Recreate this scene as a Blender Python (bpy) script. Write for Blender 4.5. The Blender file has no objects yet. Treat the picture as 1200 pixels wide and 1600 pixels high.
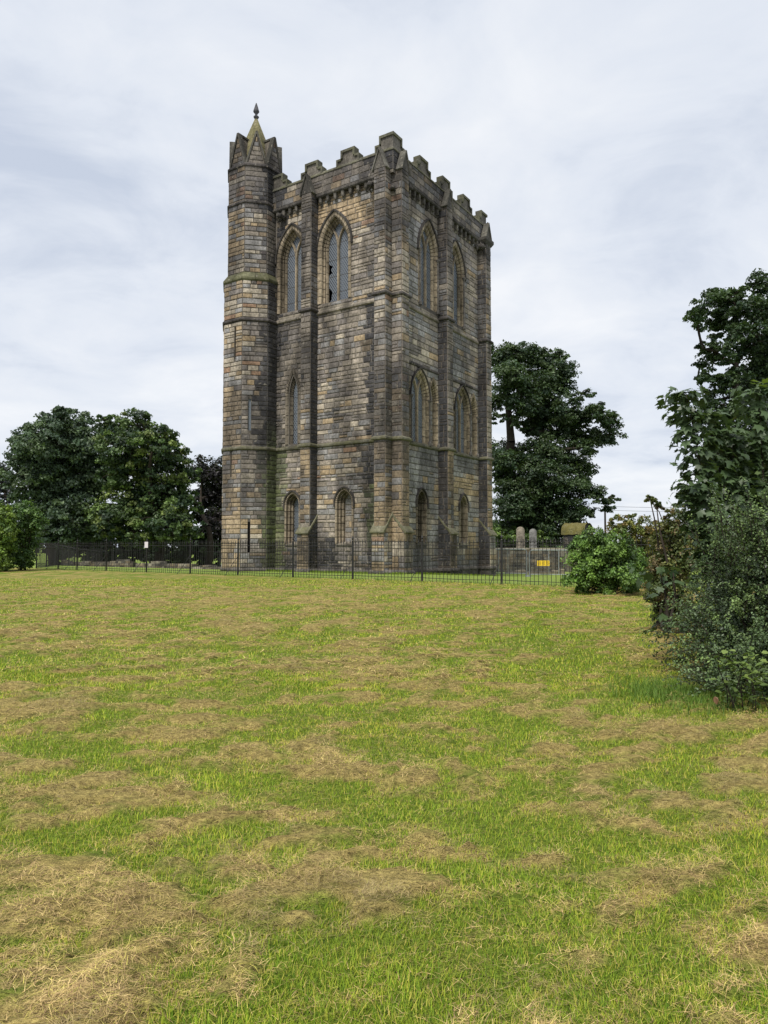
import bpy, math, random
import numpy as np
from mathutils import Vector
from mathutils.geometry import tessellate_polygon

random.seed(7)
RNG = np.random.default_rng(11)
S = bpy.context.scene
COL = S.collection
PI = math.pi

# ------------------------------------------------------------------ camera, sky, sun, exposure
CAM_Z = 1.278
cam_data = bpy.data.cameras.new('camera')
cam = bpy.data.objects.new('camera', cam_data)
COL.objects.link(cam)
cam.location = (0, 0, CAM_Z)
cam.rotation_euler = (PI / 2 + 0.04882, 0, 0)
cam_data.sensor_fit = 'VERTICAL'
cam_data.sensor_height = 32.0
cam_data.lens = 32.0 * 1122.6 / 1600.0
cam_data.clip_start = 0.05
cam_data.clip_end = 4000
S.camera = cam

SUN_EL, SUN_AZ = math.radians(56), math.radians(204)   # azimuth: clockwise from +Y, sun behind the camera to the left
world = bpy.data.worlds.new('World')
S.world = world
world.use_nodes = True
wn, wl = world.node_tree.nodes, world.node_tree.links
wn.clear()
w_out = wn.new('ShaderNodeOutputWorld')
w_bg = wn.new('ShaderNodeBackground')
w_bg.inputs['Strength'].default_value = 0.0525
w_sky = wn.new('ShaderNodeTexSky')
w_sky.sky_type = 'NISHITA'
w_sky.sun_disc = False
w_sky.sun_elevation = SUN_EL
w_sky.sun_rotation = SUN_AZ
w_tc = wn.new('ShaderNodeTexCoord')
w_sep = wn.new('ShaderNodeSeparateXYZ')
wl.new(w_tc.outputs['Generated'], w_sep.inputs[0])


def wmath(op, a, b=None, c=None):
    n = wn.new('ShaderNodeMath')
    n.operation = op
    for i, q in enumerate((a, b, c)):
        if q is None:
            continue
        if isinstance(q, (int, float)):
            n.inputs[i].default_value = q
        else:
            wl.new(q, n.inputs[i])
    return n.outputs[0]


w_den = wmath('ADD', wmath('MAXIMUM', w_sep.outputs['Z'], 0.0), 0.22)
w_comb = wn.new('ShaderNodeCombineXYZ')
wl.new(wmath('DIVIDE', w_sep.outputs['X'], w_den), w_comb.inputs[0])
wl.new(wmath('DIVIDE', w_sep.outputs['Y'], w_den), w_comb.inputs[1])


def wnoise(scale, detail, rough, dist, loc):
    mp = wn.new('ShaderNodeMapping')
    mp.inputs['Location'].default_value = loc
    mp.inputs['Scale'].default_value = (1.0, 1.15, 1.0)
    wl.new(w_comb.outputs[0], mp.inputs[0])
    n = wn.new('ShaderNodeTexNoise')
    n.inputs['Scale'].default_value = scale
    n.inputs['Detail'].default_value = detail
    n.inputs['Roughness'].default_value = rough
    n.inputs['Distortion'].default_value = dist
    wl.new(mp.outputs[0], n.inputs['Vector'])
    return n.outputs['Fac']


cl1 = wnoise(1.1, 6, 0.52, 0.5, (3.1, 1.7, 0))
cl2 = wnoise(3.0, 7, 0.6, 0.5, (9.0, 4.2, 0))
w_mixn = wmath('ADD', wmath('MULTIPLY', cl1, 0.66), wmath('MULTIPLY', cl2, 0.34))
w_ramp = wn.new('ShaderNodeValToRGB')
cr = w_ramp.color_ramp
cr.elements[0].position = 0.36
cr.elements[0].color = (0.56, 0.62, 0.735, 1)
cr.elements[1].position = 0.62
cr.elements[1].color = (0.88, 0.90, 0.935, 1)
e_ = cr.elements.new(0.47)
e_.color = (0.735, 0.78, 0.86, 1)
wl.new(w_mixn, w_ramp.inputs[0])
w_scale = wn.new('ShaderNodeVectorMath')
w_scale.operation = 'SCALE'
w_scale.inputs['Scale'].default_value = 10.0
wl.new(w_ramp.outputs[0], w_scale.inputs[0])
w_mix = wn.new('ShaderNodeMix')
w_mix.data_type = 'RGBA'
w_mix.inputs['Factor'].default_value = 0.94
wl.new(w_sky.outputs[0], w_mix.inputs[6])
wl.new(w_scale.outputs[0], w_mix.inputs[7])
wl.new(w_mix.outputs[2], w_bg.inputs['Color'])
wl.new(w_bg.outputs[0], w_out.inputs['Surface'])

sun_data = bpy.data.lights.new('sun', 'SUN')
sun = bpy.data.objects.new('sun', sun_data)
COL.objects.link(sun)
sun_data.energy = 2.0
sun_data.angle = math.radians(16)
sun_data.color = (1.0, 0.95, 0.87)
_sd = Vector((math.sin(SUN_AZ) * math.cos(SUN_EL), math.cos(SUN_AZ) * math.cos(SUN_EL), math.sin(SUN_EL)))
sun.rotation_euler = _sd.to_track_quat('Z', 'Y').to_euler()

S.view_settings.view_transform = 'Standard'
S.view_settings.look = 'None'
S.view_settings.exposure = 1.04
S.view_settings.gamma = 1.0
S.view_settings.use_curve_mapping = False

# ------------------------------------------------------------------ helpers
F_PX, PITCH = 1122.6, 0.04882
CP, SP = math.cos(PITCH), math.sin(PITCH)


def at(px, py, depth):
    """World point seen at photo pixel (px, py) at the given distance along +Y."""
    rx, ru = (px - 600) / F_PX, (800 - py) / F_PX
    dy, dz = CP - ru * SP, SP + ru * CP
    t = depth / dy
    return np.array([rx * t, depth, dz * t + CAM_Z])


def to_px(q):
    x, y, z = q[0], q[1], q[2] - CAM_Z
    d = y * CP + z * SP
    return 600 + F_PX * x / d, 800 - F_PX * (-y * SP + z * CP) / d


def _hash(ix, iy, seed):
    h = (ix.astype(np.int64) * 374761393 + iy.astype(np.int64) * 668265263 + seed * 974634777) & 0xFFFFFFFF
    h = ((h ^ (h >> 13)) * 1274126177) & 0xFFFFFFFF
    h = h ^ (h >> 16)
    return (h & 0xFFFF) / 65535.0


def vnoise(x, y, seed=0):
    x = np.asarray(x, float)
    y = np.asarray(y, float)
    ix, iy = np.floor(x), np.floor(y)
    fx, fy = x - ix, y - iy
    fx = fx * fx * (3 - 2 * fx)
    fy = fy * fy * (3 - 2 * fy)
    a, b = _hash(ix, iy, seed), _hash(ix + 1, iy, seed)
    c, d = _hash(ix, iy + 1, seed), _hash(ix + 1, iy + 1, seed)
    return (a * (1 - fx) + b * fx) * (1 - fy) + (c * (1 - fx) + d * fx) * fy


def fbm(x, y, seed=0, octv=4, gain=0.5):
    t = 0
    amp, tot = 1.0, 0.0
    for k in range(octv):
        t = t + amp * vnoise(x * 2 ** k + 17.3 * k, y * 2 ** k + 5.1 * k, seed + k * 31)
        tot += amp
        amp *= gain
    return t / tot


def sstep(a, b, x):
    t = np.clip((np.asarray(x, float) - a) / (b - a), 0, 1)
    return t * t * (3 - 2 * t)


def setp(o, label=None, cat=None, group=None, kind=None):
    for k, q in (('label', label), ('category', cat), ('group', group), ('kind', kind)):
        if q:
            o[k] = q
    return o


def empty(name, loc, rz=0, **kw):
    o = bpy.data.objects.new(name, None)
    o.empty_display_size = 0.3
    COL.objects.link(o)
    o.location = loc
    o.rotation_euler = (0, 0, rz)
    return setp(o, **kw)


def link(name, me, parent=None, loc=None):
    o = bpy.data.objects.new(name, me)
    COL.objects.link(o)
    if parent is not None:
        o.parent = parent
    if loc is not None:
        o.location = loc
    return o


class MB:
    """Collects faces, each with its own colour, and links them as one mesh."""

    def __init__(s):
        s.v, s.f, s.c = [], [], []

    def add(s, verts, faces, col=(1, 1, 1)):
        b = len(s.v)
        s.v.extend([tuple(q) for q in verts])
        for f in faces:
            s.f.append(tuple(b + i for i in f))
            s.c.append(col)

    def quad(s, a, b, c, d, col=(1, 1, 1)):
        s.add((a, b, c, d), ((0, 1, 2, 3),), col)

    def box(s, lo, hi, col=(1, 1, 1), M=None, taper=0):
        x0, y0, z0 = lo
        x1, y1, z1 = hi
        t = taper
        vs = [(x0, y0, z0), (x1, y0, z0), (x1, y1, z0), (x0, y1, z0),
              (x0 + t, y0 + t, z1), (x1 - t, y0 + t, z1), (x1 - t, y1 - t, z1), (x0 + t, y1 - t, z1)]
        if M:
            vs = [M(*q) for q in vs]
        s.add(vs, ((0, 3, 2, 1), (4, 5, 6, 7), (0, 1, 5, 4), (1, 2, 6, 5), (2, 3, 7, 6), (3, 0, 4, 7)), col)

    def tube(s, pts, rad, n=6, col=(1, 1, 1), cap=True):
        pts = [np.array(p, float) for p in pts]
        if not hasattr(rad, '__len__'):
            rad = [rad] * len(pts)
        b = len(s.v)
        up0 = np.array([0.13, 0.31, 1.0])
        for i, p in enumerate(pts):
            d = pts[min(i + 1, len(pts) - 1)] - pts[max(i - 1, 0)]
            d = d / (np.linalg.norm(d) + 1e-9)
            r0 = np.array([1.0, 0.2, 0.0]) if abs(d @ (up0 / np.linalg.norm(up0))) > 0.93 else up0
            e1 = np.cross(d, r0)
            e1 /= np.linalg.norm(e1) + 1e-9
            e2 = np.cross(d, e1)
            for k in range(n):
                a = 2 * PI * k / n
                s.v.append(tuple(p + rad[i] * (math.cos(a) * e1 + math.sin(a) * e2)))
        for i in range(len(pts) - 1):
            for k in range(n):
                s.f.append((b + i * n + k, b + i * n + (k + 1) % n, b + (i + 1) * n + (k + 1) % n, b + (i + 1) * n + k))
                s.c.append(col)
        if cap:
            s.f.append(tuple(b + k for k in range(n)))
            s.c.append(col)
            s.f.append(tuple(b + (len(pts) - 1) * n + k for k in range(n)))
            s.c.append(col)

    def lathe(s, prof, n=10, col=(1, 1, 1), cx=0, cy=0):
        b = len(s.v)
        for r, z in prof:
            for k in range(n):
                a = 2 * PI * k / n
                s.v.append((cx + r * math.cos(a), cy + r * math.sin(a), z))
        for i in range(len(prof) - 1):
            for k in range(n):
                s.f.append((b + i * n + k, b + i * n + (k + 1) % n, b + (i + 1) * n + (k + 1) % n, b + (i + 1) * n + k))
                s.c.append(col)

    def blob(s, c, r, col=(1, 1, 1), n=8, m=5, jit=0.0, rnd=random):
        b = len(s.v)
        for i in range(m + 1):
            th = PI * i / m
            for k in range(n):
                a = 2 * PI * k / n
                j = 1 + rnd.uniform(-jit, jit)
                s.v.append((c[0] + r[0] * math.sin(th) * math.cos(a) * j, c[1] + r[1] * math.sin(th) * math.sin(a) * j, c[2] + r[2] * math.cos(th) * j))
        for i in range(m):
            for k in range(n):
                s.f.append((b + i * n + k, b + i * n + (k + 1) % n, b + (i + 1) * n + (k + 1) % n, b + (i + 1) * n + k))
                s.c.append(col)

    def mesh(s, name, mat, smooth=False, vec=None):
        me = bpy.data.meshes.new(name)
        me.from_pydata(s.v, [], s.f)
        at_ = me.attributes.new('tone', 'FLOAT_COLOR', 'FACE')
        c = np.ones((len(s.f), 4), np.float32)
        if s.c:
            c[:, :3] = np.array(s.c, np.float32)
        at_.data.foreach_set('color', c.ravel())
        if vec is not None:
            va = me.attributes.new('pat', 'FLOAT_VECTOR', 'POINT')
            va.data.foreach_set('vector', np.array(vec, np.float32).ravel())
        me.materials.append(mat)
        if smooth:
            me.polygons.foreach_set('use_smooth', [True] * len(me.polygons))
        me.update()
        return me

    def build(s, name, mat, parent=None, smooth=False, vec=None, **kw):
        return setp(link(name, s.mesh(name, mat, smooth, vec), parent), **kw)


def np_mesh(name, V, Fq, tone, mat, parent=None, smooth=False):
    """Mesh from numpy: V (n,3), Fq (m,k) with k = 3 or 4, tone (m,3) per face."""
    me = bpy.data.meshes.new(name)
    m, k = Fq.shape
    me.vertices.add(len(V))
    me.vertices.foreach_set('co', np.ascontiguousarray(V, np.float32).ravel())
    me.loops.add(m * k)
    me.loops.foreach_set('vertex_index', np.ascontiguousarray(Fq, np.int32).ravel())
    me.polygons.add(m)
    me.polygons.foreach_set('loop_start', np.arange(0, m * k, k, dtype=np.int32))
    if smooth:
        me.polygons.foreach_set('use_smooth', np.ones(m, bool))
    at_ = me.attributes.new('tone', 'FLOAT_COLOR', 'FACE')
    c = np.ones((m, 4), np.float32)
    c[:, :3] = tone
    at_.data.foreach_set('color', c.ravel())
    me.materials.append(mat)
    me.update(calc_edges=True)
    return link(name, me, parent)


# ------------------------------------------------------------------ materials
def new_mat(name):
    m = bpy.data.materials.new(name)
    m.use_nodes = True
    nt = m.node_tree
    nt.nodes.clear()
    out = nt.nodes.new('ShaderNodeOutputMaterial')
    return m, nt.nodes, nt.links, out


def n_noise(N, L, scale, detail=4, rough=0.55, coord='Object', stretch=None):
    tc = N.new('ShaderNodeTexCoord')
    src = tc.outputs[coord]
    if stretch:
        mp = N.new('ShaderNodeMapping')
        mp.inputs['Scale'].default_value = stretch
        L.new(src, mp.inputs[0])
        src = mp.outputs[0]
    n = N.new('ShaderNodeTexNoise')
    n.inputs['Scale'].default_value = scale
    n.inputs['Detail'].default_value = detail
    n.inputs['Roughness'].default_value = rough
    L.new(src, n.inputs['Vector'])
    return n.outputs['Fac']


def n_range(N, L, x, a, b, c, d):
    n = N.new('ShaderNodeMapRange')
    n.inputs['From Min'].default_value = a
    n.inputs['From Max'].default_value = b
    n.inputs['To Min'].default_value = c
    n.inputs['To Max'].default_value = d
    L.new(x, n.inputs['Value'])
    return n.outputs[0]


def n_mul(N, L, colr, fac):
    n = N.new('ShaderNodeVectorMath')
    n.operation = 'SCALE'
    L.new(colr, n.inputs[0])
    L.new(fac, n.inputs['Scale'])
    return n.outputs[0]


def n_mixc(N, L, fac, a, b):
    n = N.new('ShaderNodeMix')
    n.data_type = 'RGBA'
    if isinstance(fac, (int, float)):
        n.inputs['Factor'].default_value = fac
    else:
        L.new(fac, n.inputs['Factor'])
    for i, q in ((6, a), (7, b)):
        if isinstance(q, tuple):
            n.inputs[i].default_value = (*q, 1)
        else:
            L.new(q, n.inputs[i])
    return n.outputs[2]


def tone_node(N):
    a = N.new('ShaderNodeAttribute')
    a.attribute_name = 'tone'
    return a.outputs['Color']


def stone_mat(name, grain=9.0, bump=0.5, stain=0.5, moss=None, dist=0.03, moss_amt=0.42):
    m, N, L, out = new_mat(name)
    b = N.new('ShaderNodeBsdfPrincipled')
    b.inputs['Roughness'].default_value = 0.92
    b.inputs['Specular IOR Level'].default_value = 0.25
    col = tone_node(N)
    col = n_mul(N, L, col, n_range(N, L, n_noise(N, L, grain, 5, 0.65), 0.28, 0.72, 0.5, 1.5))
    col = n_mul(N, L, col, n_range(N, L, n_noise(N, L, 1.3, 4, 0.6, stretch=(1, 1, 0.45)), 0.4, 0.62, 1.15, 1.15 - stain))
    col = n_mul(N, L, col, n_range(N, L, n_noise(N, L, 0.55, 5, 0.62, stretch=(1, 1, 0.22)), 0.47, 0.64, 1.1, 1.1 - stain * 1.25))
    # pale lichen specks and flaked faces
    sp = n_range(N, L, n_noise(N, L, 5.0, 3, 0.5), 0.63, 0.72, 0, 0.45)
    col = n_mixc(N, L, sp, col, (0.30, 0.27, 0.215))
    if moss:
        ms = n_range(N, L, n_noise(N, L, 2.3, 5, 0.6), 0.42, 0.62, 0, moss_amt)
        col = n_mixc(N, L, ms, col, moss)
    L.new(col, b.inputs['Base Color'])
    bp = N.new('ShaderNodeBump')
    bp.inputs['Strength'].default_value = bump
    bp.inputs['Distance'].default_value = dist
    L.new(n_noise(N, L, 7.0, 6, 0.65), bp.inputs['Height'])
    L.new(bp.outputs[0], b.inputs['Normal'])
    L.new(b.outputs[0], out.inputs['Surface'])
    return m


def leaf_mat(name, trans=0.25, gloss=0.35, rough=0.5, vary=0.25):
    m, N, L, out = new_mat(name)
    b = N.new('ShaderNodeBsdfPrincipled')
    b.inputs['Roughness'].default_value = rough
    b.inputs['Specular IOR Level'].default_value = gloss
    col = n_mul(N, L, tone_node(N), n_range(N, L, n_noise(N, L, 1.7, 3, 0.5), 0.3, 0.7, 1 - vary, 1 + vary))
    L.new(col, b.inputs['Base Color'])
    t = N.new('ShaderNodeBsdfTranslucent')
    L.new(n_mixc(N, L, 0.5, col, (0.12, 0.2, 0.02)), t.inputs['Color'])
    mx = N.new('ShaderNodeMixShader')
    mx.inputs[0].default_value = trans
    L.new(b.outputs[0], mx.inputs[1])
    L.new(t.outputs[0], mx.inputs[2])
    L.new(mx.outputs[0], out.inputs['Surface'])
    return m


def plain_mat(name, col=None, rough=0.7, metal=0.0, var=0.3, scale=12.0, spec=0.4, bump=0.0):
    m, N, L, out = new_mat(name)
    b = N.new('ShaderNodeBsdfPrincipled')
    b.inputs['Roughness'].default_value = rough
    b.inputs['Metallic'].default_value = metal
    b.inputs['Specular IOR Level'].default_value = spec
    src = tone_node(N)
    if col:
        rgb = N.new('ShaderNodeRGB')
        rgb.outputs[0].default_value = (*col, 1)
        src = rgb.outputs[0]
    nz = n_noise(N, L, scale, 4, 0.6)
    L.new(n_mul(N, L, src, n_range(N, L, nz, 0.3, 0.7, 1 - var, 1 + var)), b.inputs['Base Color'])
    if bump:
        bp = N.new('ShaderNodeBump')
        bp.inputs['Strength'].default_value = bump
        bp.inputs['Distance'].default_value = 0.03
        L.new(nz, bp.inputs['Height'])
        L.new(bp.outputs[0], b.inputs['Normal'])
    L.new(b.outputs[0], out.inputs['Surface'])
    return m


M_STONE = stone_mat('weathered_sandstone')
M_DRESS = stone_mat('dressed_sandstone', 7.0, 0.3, 0.55, dist=0.015)
M_MORTAR = stone_mat('lime_mortar', 12.0, 0.4, 0.4)
M_MOSSY = stone_mat('mossy_stone', 7.0, 0.5, 0.45, moss=(0.085, 0.085, 0.03))
M_IRON = plain_mat('painted_iron', (0.017, 0.016, 0.016), 0.55, 0.0, 0.35, 6.0)
M_GALV = plain_mat('galvanised_steel', (0.33, 0.35, 0.38), 0.45, 0.6, 0.2)
M_BARK = plain_mat('bark', (0.035, 0.028, 0.022), 0.95, 0, 0.4, 3.0, 0.2, 0.6)
M_LEAF = leaf_mat('tree_leaves', 0.2, 0.35, 0.5)
M_SHRUB = leaf_mat('shrub_leaves', 0.22, 0.4, 0.45)
M_BLADE = leaf_mat('grass_blades', 0.35, 0.2, 0.6, 0.12)
M_HAY = plain_mat('dry_cut_grass', None, 0.85, 0, 0.25, 3.0, 0.2)
M_DARK = plain_mat('painted_interior_shade', (0.006, 0.006, 0.007), 0.9)  # near-black colour painted in for shade inside openings
M_PLATE = plain_mat('printed_plate', None, 0.5, 0, 0.06, 9.0)


def glass_mat():
    m, N, L, out = new_mat('leaded_glass')
    a = N.new('ShaderNodeAttribute')
    a.attribute_name = 'pat'
    sp = N.new('ShaderNodeSeparateXYZ')
    L.new(a.outputs['Vector'], sp.inputs[0])

    def mt(op, x, y=None):
        n = N.new('ShaderNodeMath')
        n.operation = op
        for i, q in enumerate((x, y)):
            if q is None:
                continue
            if isinstance(q, (int, float)):
                n.inputs[i].default_value = q
            else:
                L.new(q, n.inputs[i])
        return n.outputs[0]
    ss, zz = mt('DIVIDE', sp.outputs[0], 0.15), mt('DIVIDE', sp.outputs[1], 0.22)

    def line(q):
        return mt('LESS_THAN', mt('ABSOLUTE', mt('SUBTRACT', mt('FRACT', q), 0.5)), 0.13)
    lead = mt('MAXIMUM', line(mt('ADD', ss, zz)), line(mt('SUBTRACT', ss, zz)))
    bar = mt('LESS_THAN', mt('ABSOLUTE', mt('SUBTRACT', mt('FRACT', mt('DIVIDE', sp.outputs[1], 0.95)), 0.5)), 0.02)
    b = N.new('ShaderNodeBsdfPrincipled')
    base = n_mixc(N, L, n_noise(N, L, 9.0, 2), (0.025, 0.032, 0.042), (0.06, 0.075, 0.095))
    base = n_mixc(N, L, lead, base, (0.14, 0.155, 0.175))
    base = n_mixc(N, L, bar, base, (0.03, 0.03, 0.03))
    L.new(base, b.inputs['Base Color'])
    L.new(n_range(N, L, lead, 0, 1, 0.25, 0.75), b.inputs['Roughness'])
    b.inputs['Specular IOR Level'].default_value = 0.6
    bp = N.new('ShaderNodeBump')
    bp.inputs['Strength'].default_value = 0.35
    bp.inputs['Distance'].default_value = 0.02
    L.new(n_noise(N, L, 5.0, 2), bp.inputs['Height'])
    L.new(bp.outputs[0], b.inputs['Normal'])
    L.new(b.outputs[0], out.inputs['Surface'])
    return m


M_GLASS = glass_mat()

# ------------------------------------------------------------------ ground
YAW = math.radians(56.6386)
TC = np.array([0.408, 37.5])
UU = np.array([-math.sin(YAW), math.cos(YAW)])
VV = np.array([math.cos(YAW), math.sin(YAW)])


def ground_z(x, y):
    x = np.asarray(x, float)
    y = np.asarray(y, float)
    z = -0.33 + 0.23 * sstep(4, 24, y)
    b = (x - TC[0]) * VV[0] + (y - TC[1]) * VV[1]
    z = z - 0.047 * np.clip(b, 0, 18) * sstep(27, 38, y)
    z = z + 0.05 * (fbm(x * 0.35, y * 0.35, 5, 3) - 0.5) * (1 - sstep(20, 30, y))
    return z


def hay_mask(x, y):
    """Where mown grass lies: broad dry cover in 0..1 and heaped tufts in 0..1."""
    wx = x + 0.5 * (vnoise(x * 0.8, y * 0.8, 71) - 0.5)
    wy = y + 0.5 * (vnoise(x * 0.8, y * 0.8, 72) - 0.5)
    rot = wx * 0.94 + wy * 0.34
    rty = -wx * 0.34 + wy * 0.94
    n = .24 * fbm(rot * 1.0, rty * 1.9, 3, 3, 0.55) + .76 * fbm(rot * 2.7, rty * 4.8, 13, 4, 0.68)
    big = fbm(x * 0.12, y * 0.16, 9, 2)
    # wheel ruts that stayed green, curving in from the left
    rut = np.exp(-((y - (5.4 - 0.42 * (x + 2.0))) / 0.20) ** 2) + np.exp(-((y - (7.7 - 0.46 * (x + 2.0))) / 0.24) ** 2)
    rut = rut * sstep(2.2, 0.2, x) + .8 * np.exp(-((y - (4.1 - 0.30 * (x - .6))) / 0.20) ** 2) * sstep(-.4, .6, x)
    lush = np.exp(-(((x - 2.6) / 1.1) ** 2 + ((y - 10.5) / 4.0) ** 2)) * 0.10
    v = n + 0.08 * (big - 0.5) - 0.17 * rut - lush
    cover = sstep(0.40, 0.62, v + .10 * (fbm(rot * 7.0, rty * 11.0, 29, 2) - .5))
    heap = sstep(0.525, 0.605, v + 0.42 * (fbm(rot * 5.5, rty * 8.0, 23, 3, 0.6) - 0.5))
    return cover, heap


def ground_mat():
    m, N, L, out = new_mat('mown_field')
    a = N.new('ShaderNodeAttribute')
    a.attribute_name = 'cover'
    sp = N.new('ShaderNodeSeparateColor')
    L.new(a.outputs['Color'], sp.inputs[0])
    fine = n_noise(N, L, 26.0, 5, 0.7, stretch=(0.7, 1.2, 1))
    mid = n_noise(N, L, 2.6, 6, 0.72, stretch=(0.55, 1.35, 1))
    grn = n_mixc(N, L, n_range(N, L, fine, 0.3, 0.7, 0, 1), (0.07, 0.115, 0.016), (0.24, 0.31, 0.04))  # dark ground colours stand in for shade between blades and under hay
    dry = n_mixc(N, L, n_range(N, L, fine, 0.3, 0.7, 0, 1), (0.15, 0.115, 0.042), (0.54, 0.43, 0.15))
    s = N.new('ShaderNodeMath')
    s.operation = 'ADD'
    L.new(sp.outputs[0], s.inputs[0])
    L.new(n_range(N, L, mid, 0.3, 0.7, -0.5, 0.42), s.inputs[1])
    s2 = n_range(N, L, s.outputs[0], 0.1, 0.9, 0, 1)
    col = n_mixc(N, L, s2, grn, dry)
    # inside the railings the lawn is kept shorter and greener
    col = n_mixc(N, L, sp.outputs[2], col, n_mixc(N, L, n_range(N, L, mid, 0.3, 0.7, 0, 1), (0.17, 0.25, 0.05), (0.27, 0.34, 0.075)))
    b = N.new('ShaderNodeBsdfPrincipled')
    b.inputs['Roughness'].default_value = 0.95
    b.inputs['Specular IOR Level'].default_value = 0.1
    L.new(col, b.inputs['Base Color'])
    bp = N.new('ShaderNodeBump')
    bp.inputs['Strength'].default_value = 1.0
    bp.inputs['Distance'].default_value = 0.06
    L.new(fine, bp.inputs['Height'])
    bp2 = N.new('ShaderNodeBump')
    bp2.inputs['Strength'].default_value = 0.8
    bp2.inputs['Distance'].default_value = 0.12
    L.new(n_noise(N, L, 6.0, 5, 0.7, stretch=(0.6, 1.3, 1)), bp2.inputs['Height'])
    L.new(bp.outputs[0], bp2.inputs['Normal'])
    L.new(bp2.outputs[0], b.inputs['Normal'])
    L.new(b.outputs[0], out.inputs['Surface'])
    return m


FA, FB = np.array([4.4, 26.7]), np.array([-11.0, 38.0])   # the near railing runs along this line
FD = (FB - FA) / np.linalg.norm(FB - FA)
FN = np.array([FD[1], -FD[0]])                              # towards the tower
if (TC - FA) @ FN < 0:
    FN = -FN


def build_ground():
    ys = np.concatenate([np.linspace(-30, 0.5, 14), np.geomspace(1.0, 34, 420), np.linspace(34.6, 90, 60), np.geomspace(95, 2500, 30)])
    nu = 300
    uu = np.linspace(-1, 1, nu)
    uu = np.sign(uu) * np.abs(uu) ** 1.25
    half = np.maximum(14, np.abs(ys) * 0.85 + 10)
    half = np.where(ys > 90, ys * 2.2 - 111, half)
    X = uu[None, :] * half[:, None]
    Y = np.repeat(ys[:, None], nu, 1)
    cov, heap = hay_mask(X, Y)
    Z = ground_z(X, Y) + 0.045 * heap * (1 - sstep(24, 27, Y))
    V = np.stack([X, Y, Z], -1).reshape(-1, 3)
    i = np.arange(len(ys) - 1)[:, None] * nu + np.arange(nu - 1)[None, :]
    Fq = np.stack([i, i + 1, i + nu + 1, i + nu], -1).reshape(-1, 4)
    o = np_mesh('ground', V, Fq, np.ones((len(Fq), 3)), ground_mat(), smooth=True)
    inside = sstep(0.0, 0.25, (X - FA[0]) * FN[0] + (Y - FA[1]) * FN[1])
    a = o.data.attributes.new('cover', 'FLOAT_COLOR', 'POINT')
    c = np.ones((len(V), 4), np.float32)
    c[:, 0] = cov.ravel()
    c[:, 1] = heap.ravel()
    c[:, 2] = inside.ravel()
    a.data.foreach_set('color', c.ravel())
    setp(o, 'mown field of green grass and dry cut hay', kind='structure')


build_ground()

# ------------------------------------------------------------------ bell tower
tower = empty('bell_tower', (TC[0], TC[1], 0), YAW,
              label='tall square medieval stone bell tower with stepped battlements and a corner stair turret', cat='tower')
TCOL = dict(tan=(.255, .222, .18), ochre=(.31, .238, .148), grey=(.222, .216, .208), brown=(.19, .17, .152), dark=(.036, .036, .039), pale=(.37, .325, .255), rust=(.25, .165, .11))
trnd = random.Random(5)


class Frame:
    def __init__(s, O, T, N):
        s.O, s.T, s.N = np.array(O, float), np.array(T, float), np.array(N, float)
        s.flip = np.cross(s.T, (0, 0, 1)) @ s.N < 0

    def P(s, a, z, o=0.0):
        q = s.O + s.T * a + s.N * o
        return (q[0], q[1], q[2] + z)

    def sub(s, a, o):
        """The same orientation with its origin moved along the face and outward."""
        return Frame(s.O + s.T * a + s.N * o, s.T, s.N)

    def face(s, mb, pts, col, rev=False):
        idx = list(range(len(pts)))
        if s.flip != rev:
            idx.reverse()
        mb.add([s.P(*p) for p in pts], (tuple(idx),), col)


LF = Frame((0, 0, 0), (0, 1, 0), (-1, 0, 0))
RF = Frame((0, 0, 0), (1, 0, 0), (0, -1, 0))
TW = 11.02          # side of the tower
BW, BP = 0.70, 0.63  # buttress width and projection
MID = 5.0           # near edge of the middle buttress
TUR = (-0.1, 9.8)   # turret axis in tower coordinates (x, y)


def soot_and_tone(face, s, z):  # soot streaks, plus an even darker tone on some whole faces
    n = float(vnoise(s * 0.9 + 3, z * 0.45, 41)) * 0.6 + float(vnoise(s * 2.6, z * 1.6, 43)) * 0.4
    d = 0.0
    if face == 'L':
        d += 0.95 * math.exp(-((s - 1.15) / 0.55) ** 2) * (1 if z < 20.4 else 0.3) * (0.35 + 0.65 * float(sstep(0.3, 0.6, vnoise(z * 0.35, 1.0, 44))))
        d += 0.75 * math.exp(-((s - 7.8) / 0.35) ** 2)
        d += 1.5 * float(sstep(4.2, 5.4, z)) * (z < 6.8) * math.exp(-((s - 1.3) / .75) ** 2)
        d += 1.3 * (z < 1.75) * math.exp(-((s - 4.1) / .55) ** 2)
        d += .5 * (z > 7) * (z < 14) * float(sstep(1.9, 1.1, s))
        d += 0.5 * float(sstep(1.8, 0.2, z))
        d += 0.35 * (z > 21)
    elif face == 'R':
        d += 0.4 * float(sstep(2.6, 0.4, z)) + 0.25 * math.exp(-((s - 5.8) / 0.5) ** 2) + 0.3 * (z > 21)
        d += 0.25 * (6.0 < z < 7)
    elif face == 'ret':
        d += 0.5  # buttress returns darker all over
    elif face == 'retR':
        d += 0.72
    elif face == 'butt':
        d += 0.2 + 0.3 * float(sstep(14, 20, z)) * 0.6
    elif face == 'T1':
        d += 0.3 * (s > 0.2) + 0.5 * float(sstep(0.2, 0.7, s)) + 0.3 * float(sstep(2, 0, z))
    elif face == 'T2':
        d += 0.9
    return min(0.95, max(0, d * (0.45 + 1.35 * n)) + 0.55 * float(sstep(.54, .74, fbm(np.array(s * .5 + 9), np.array(z * .22), 47, 4))))


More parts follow.
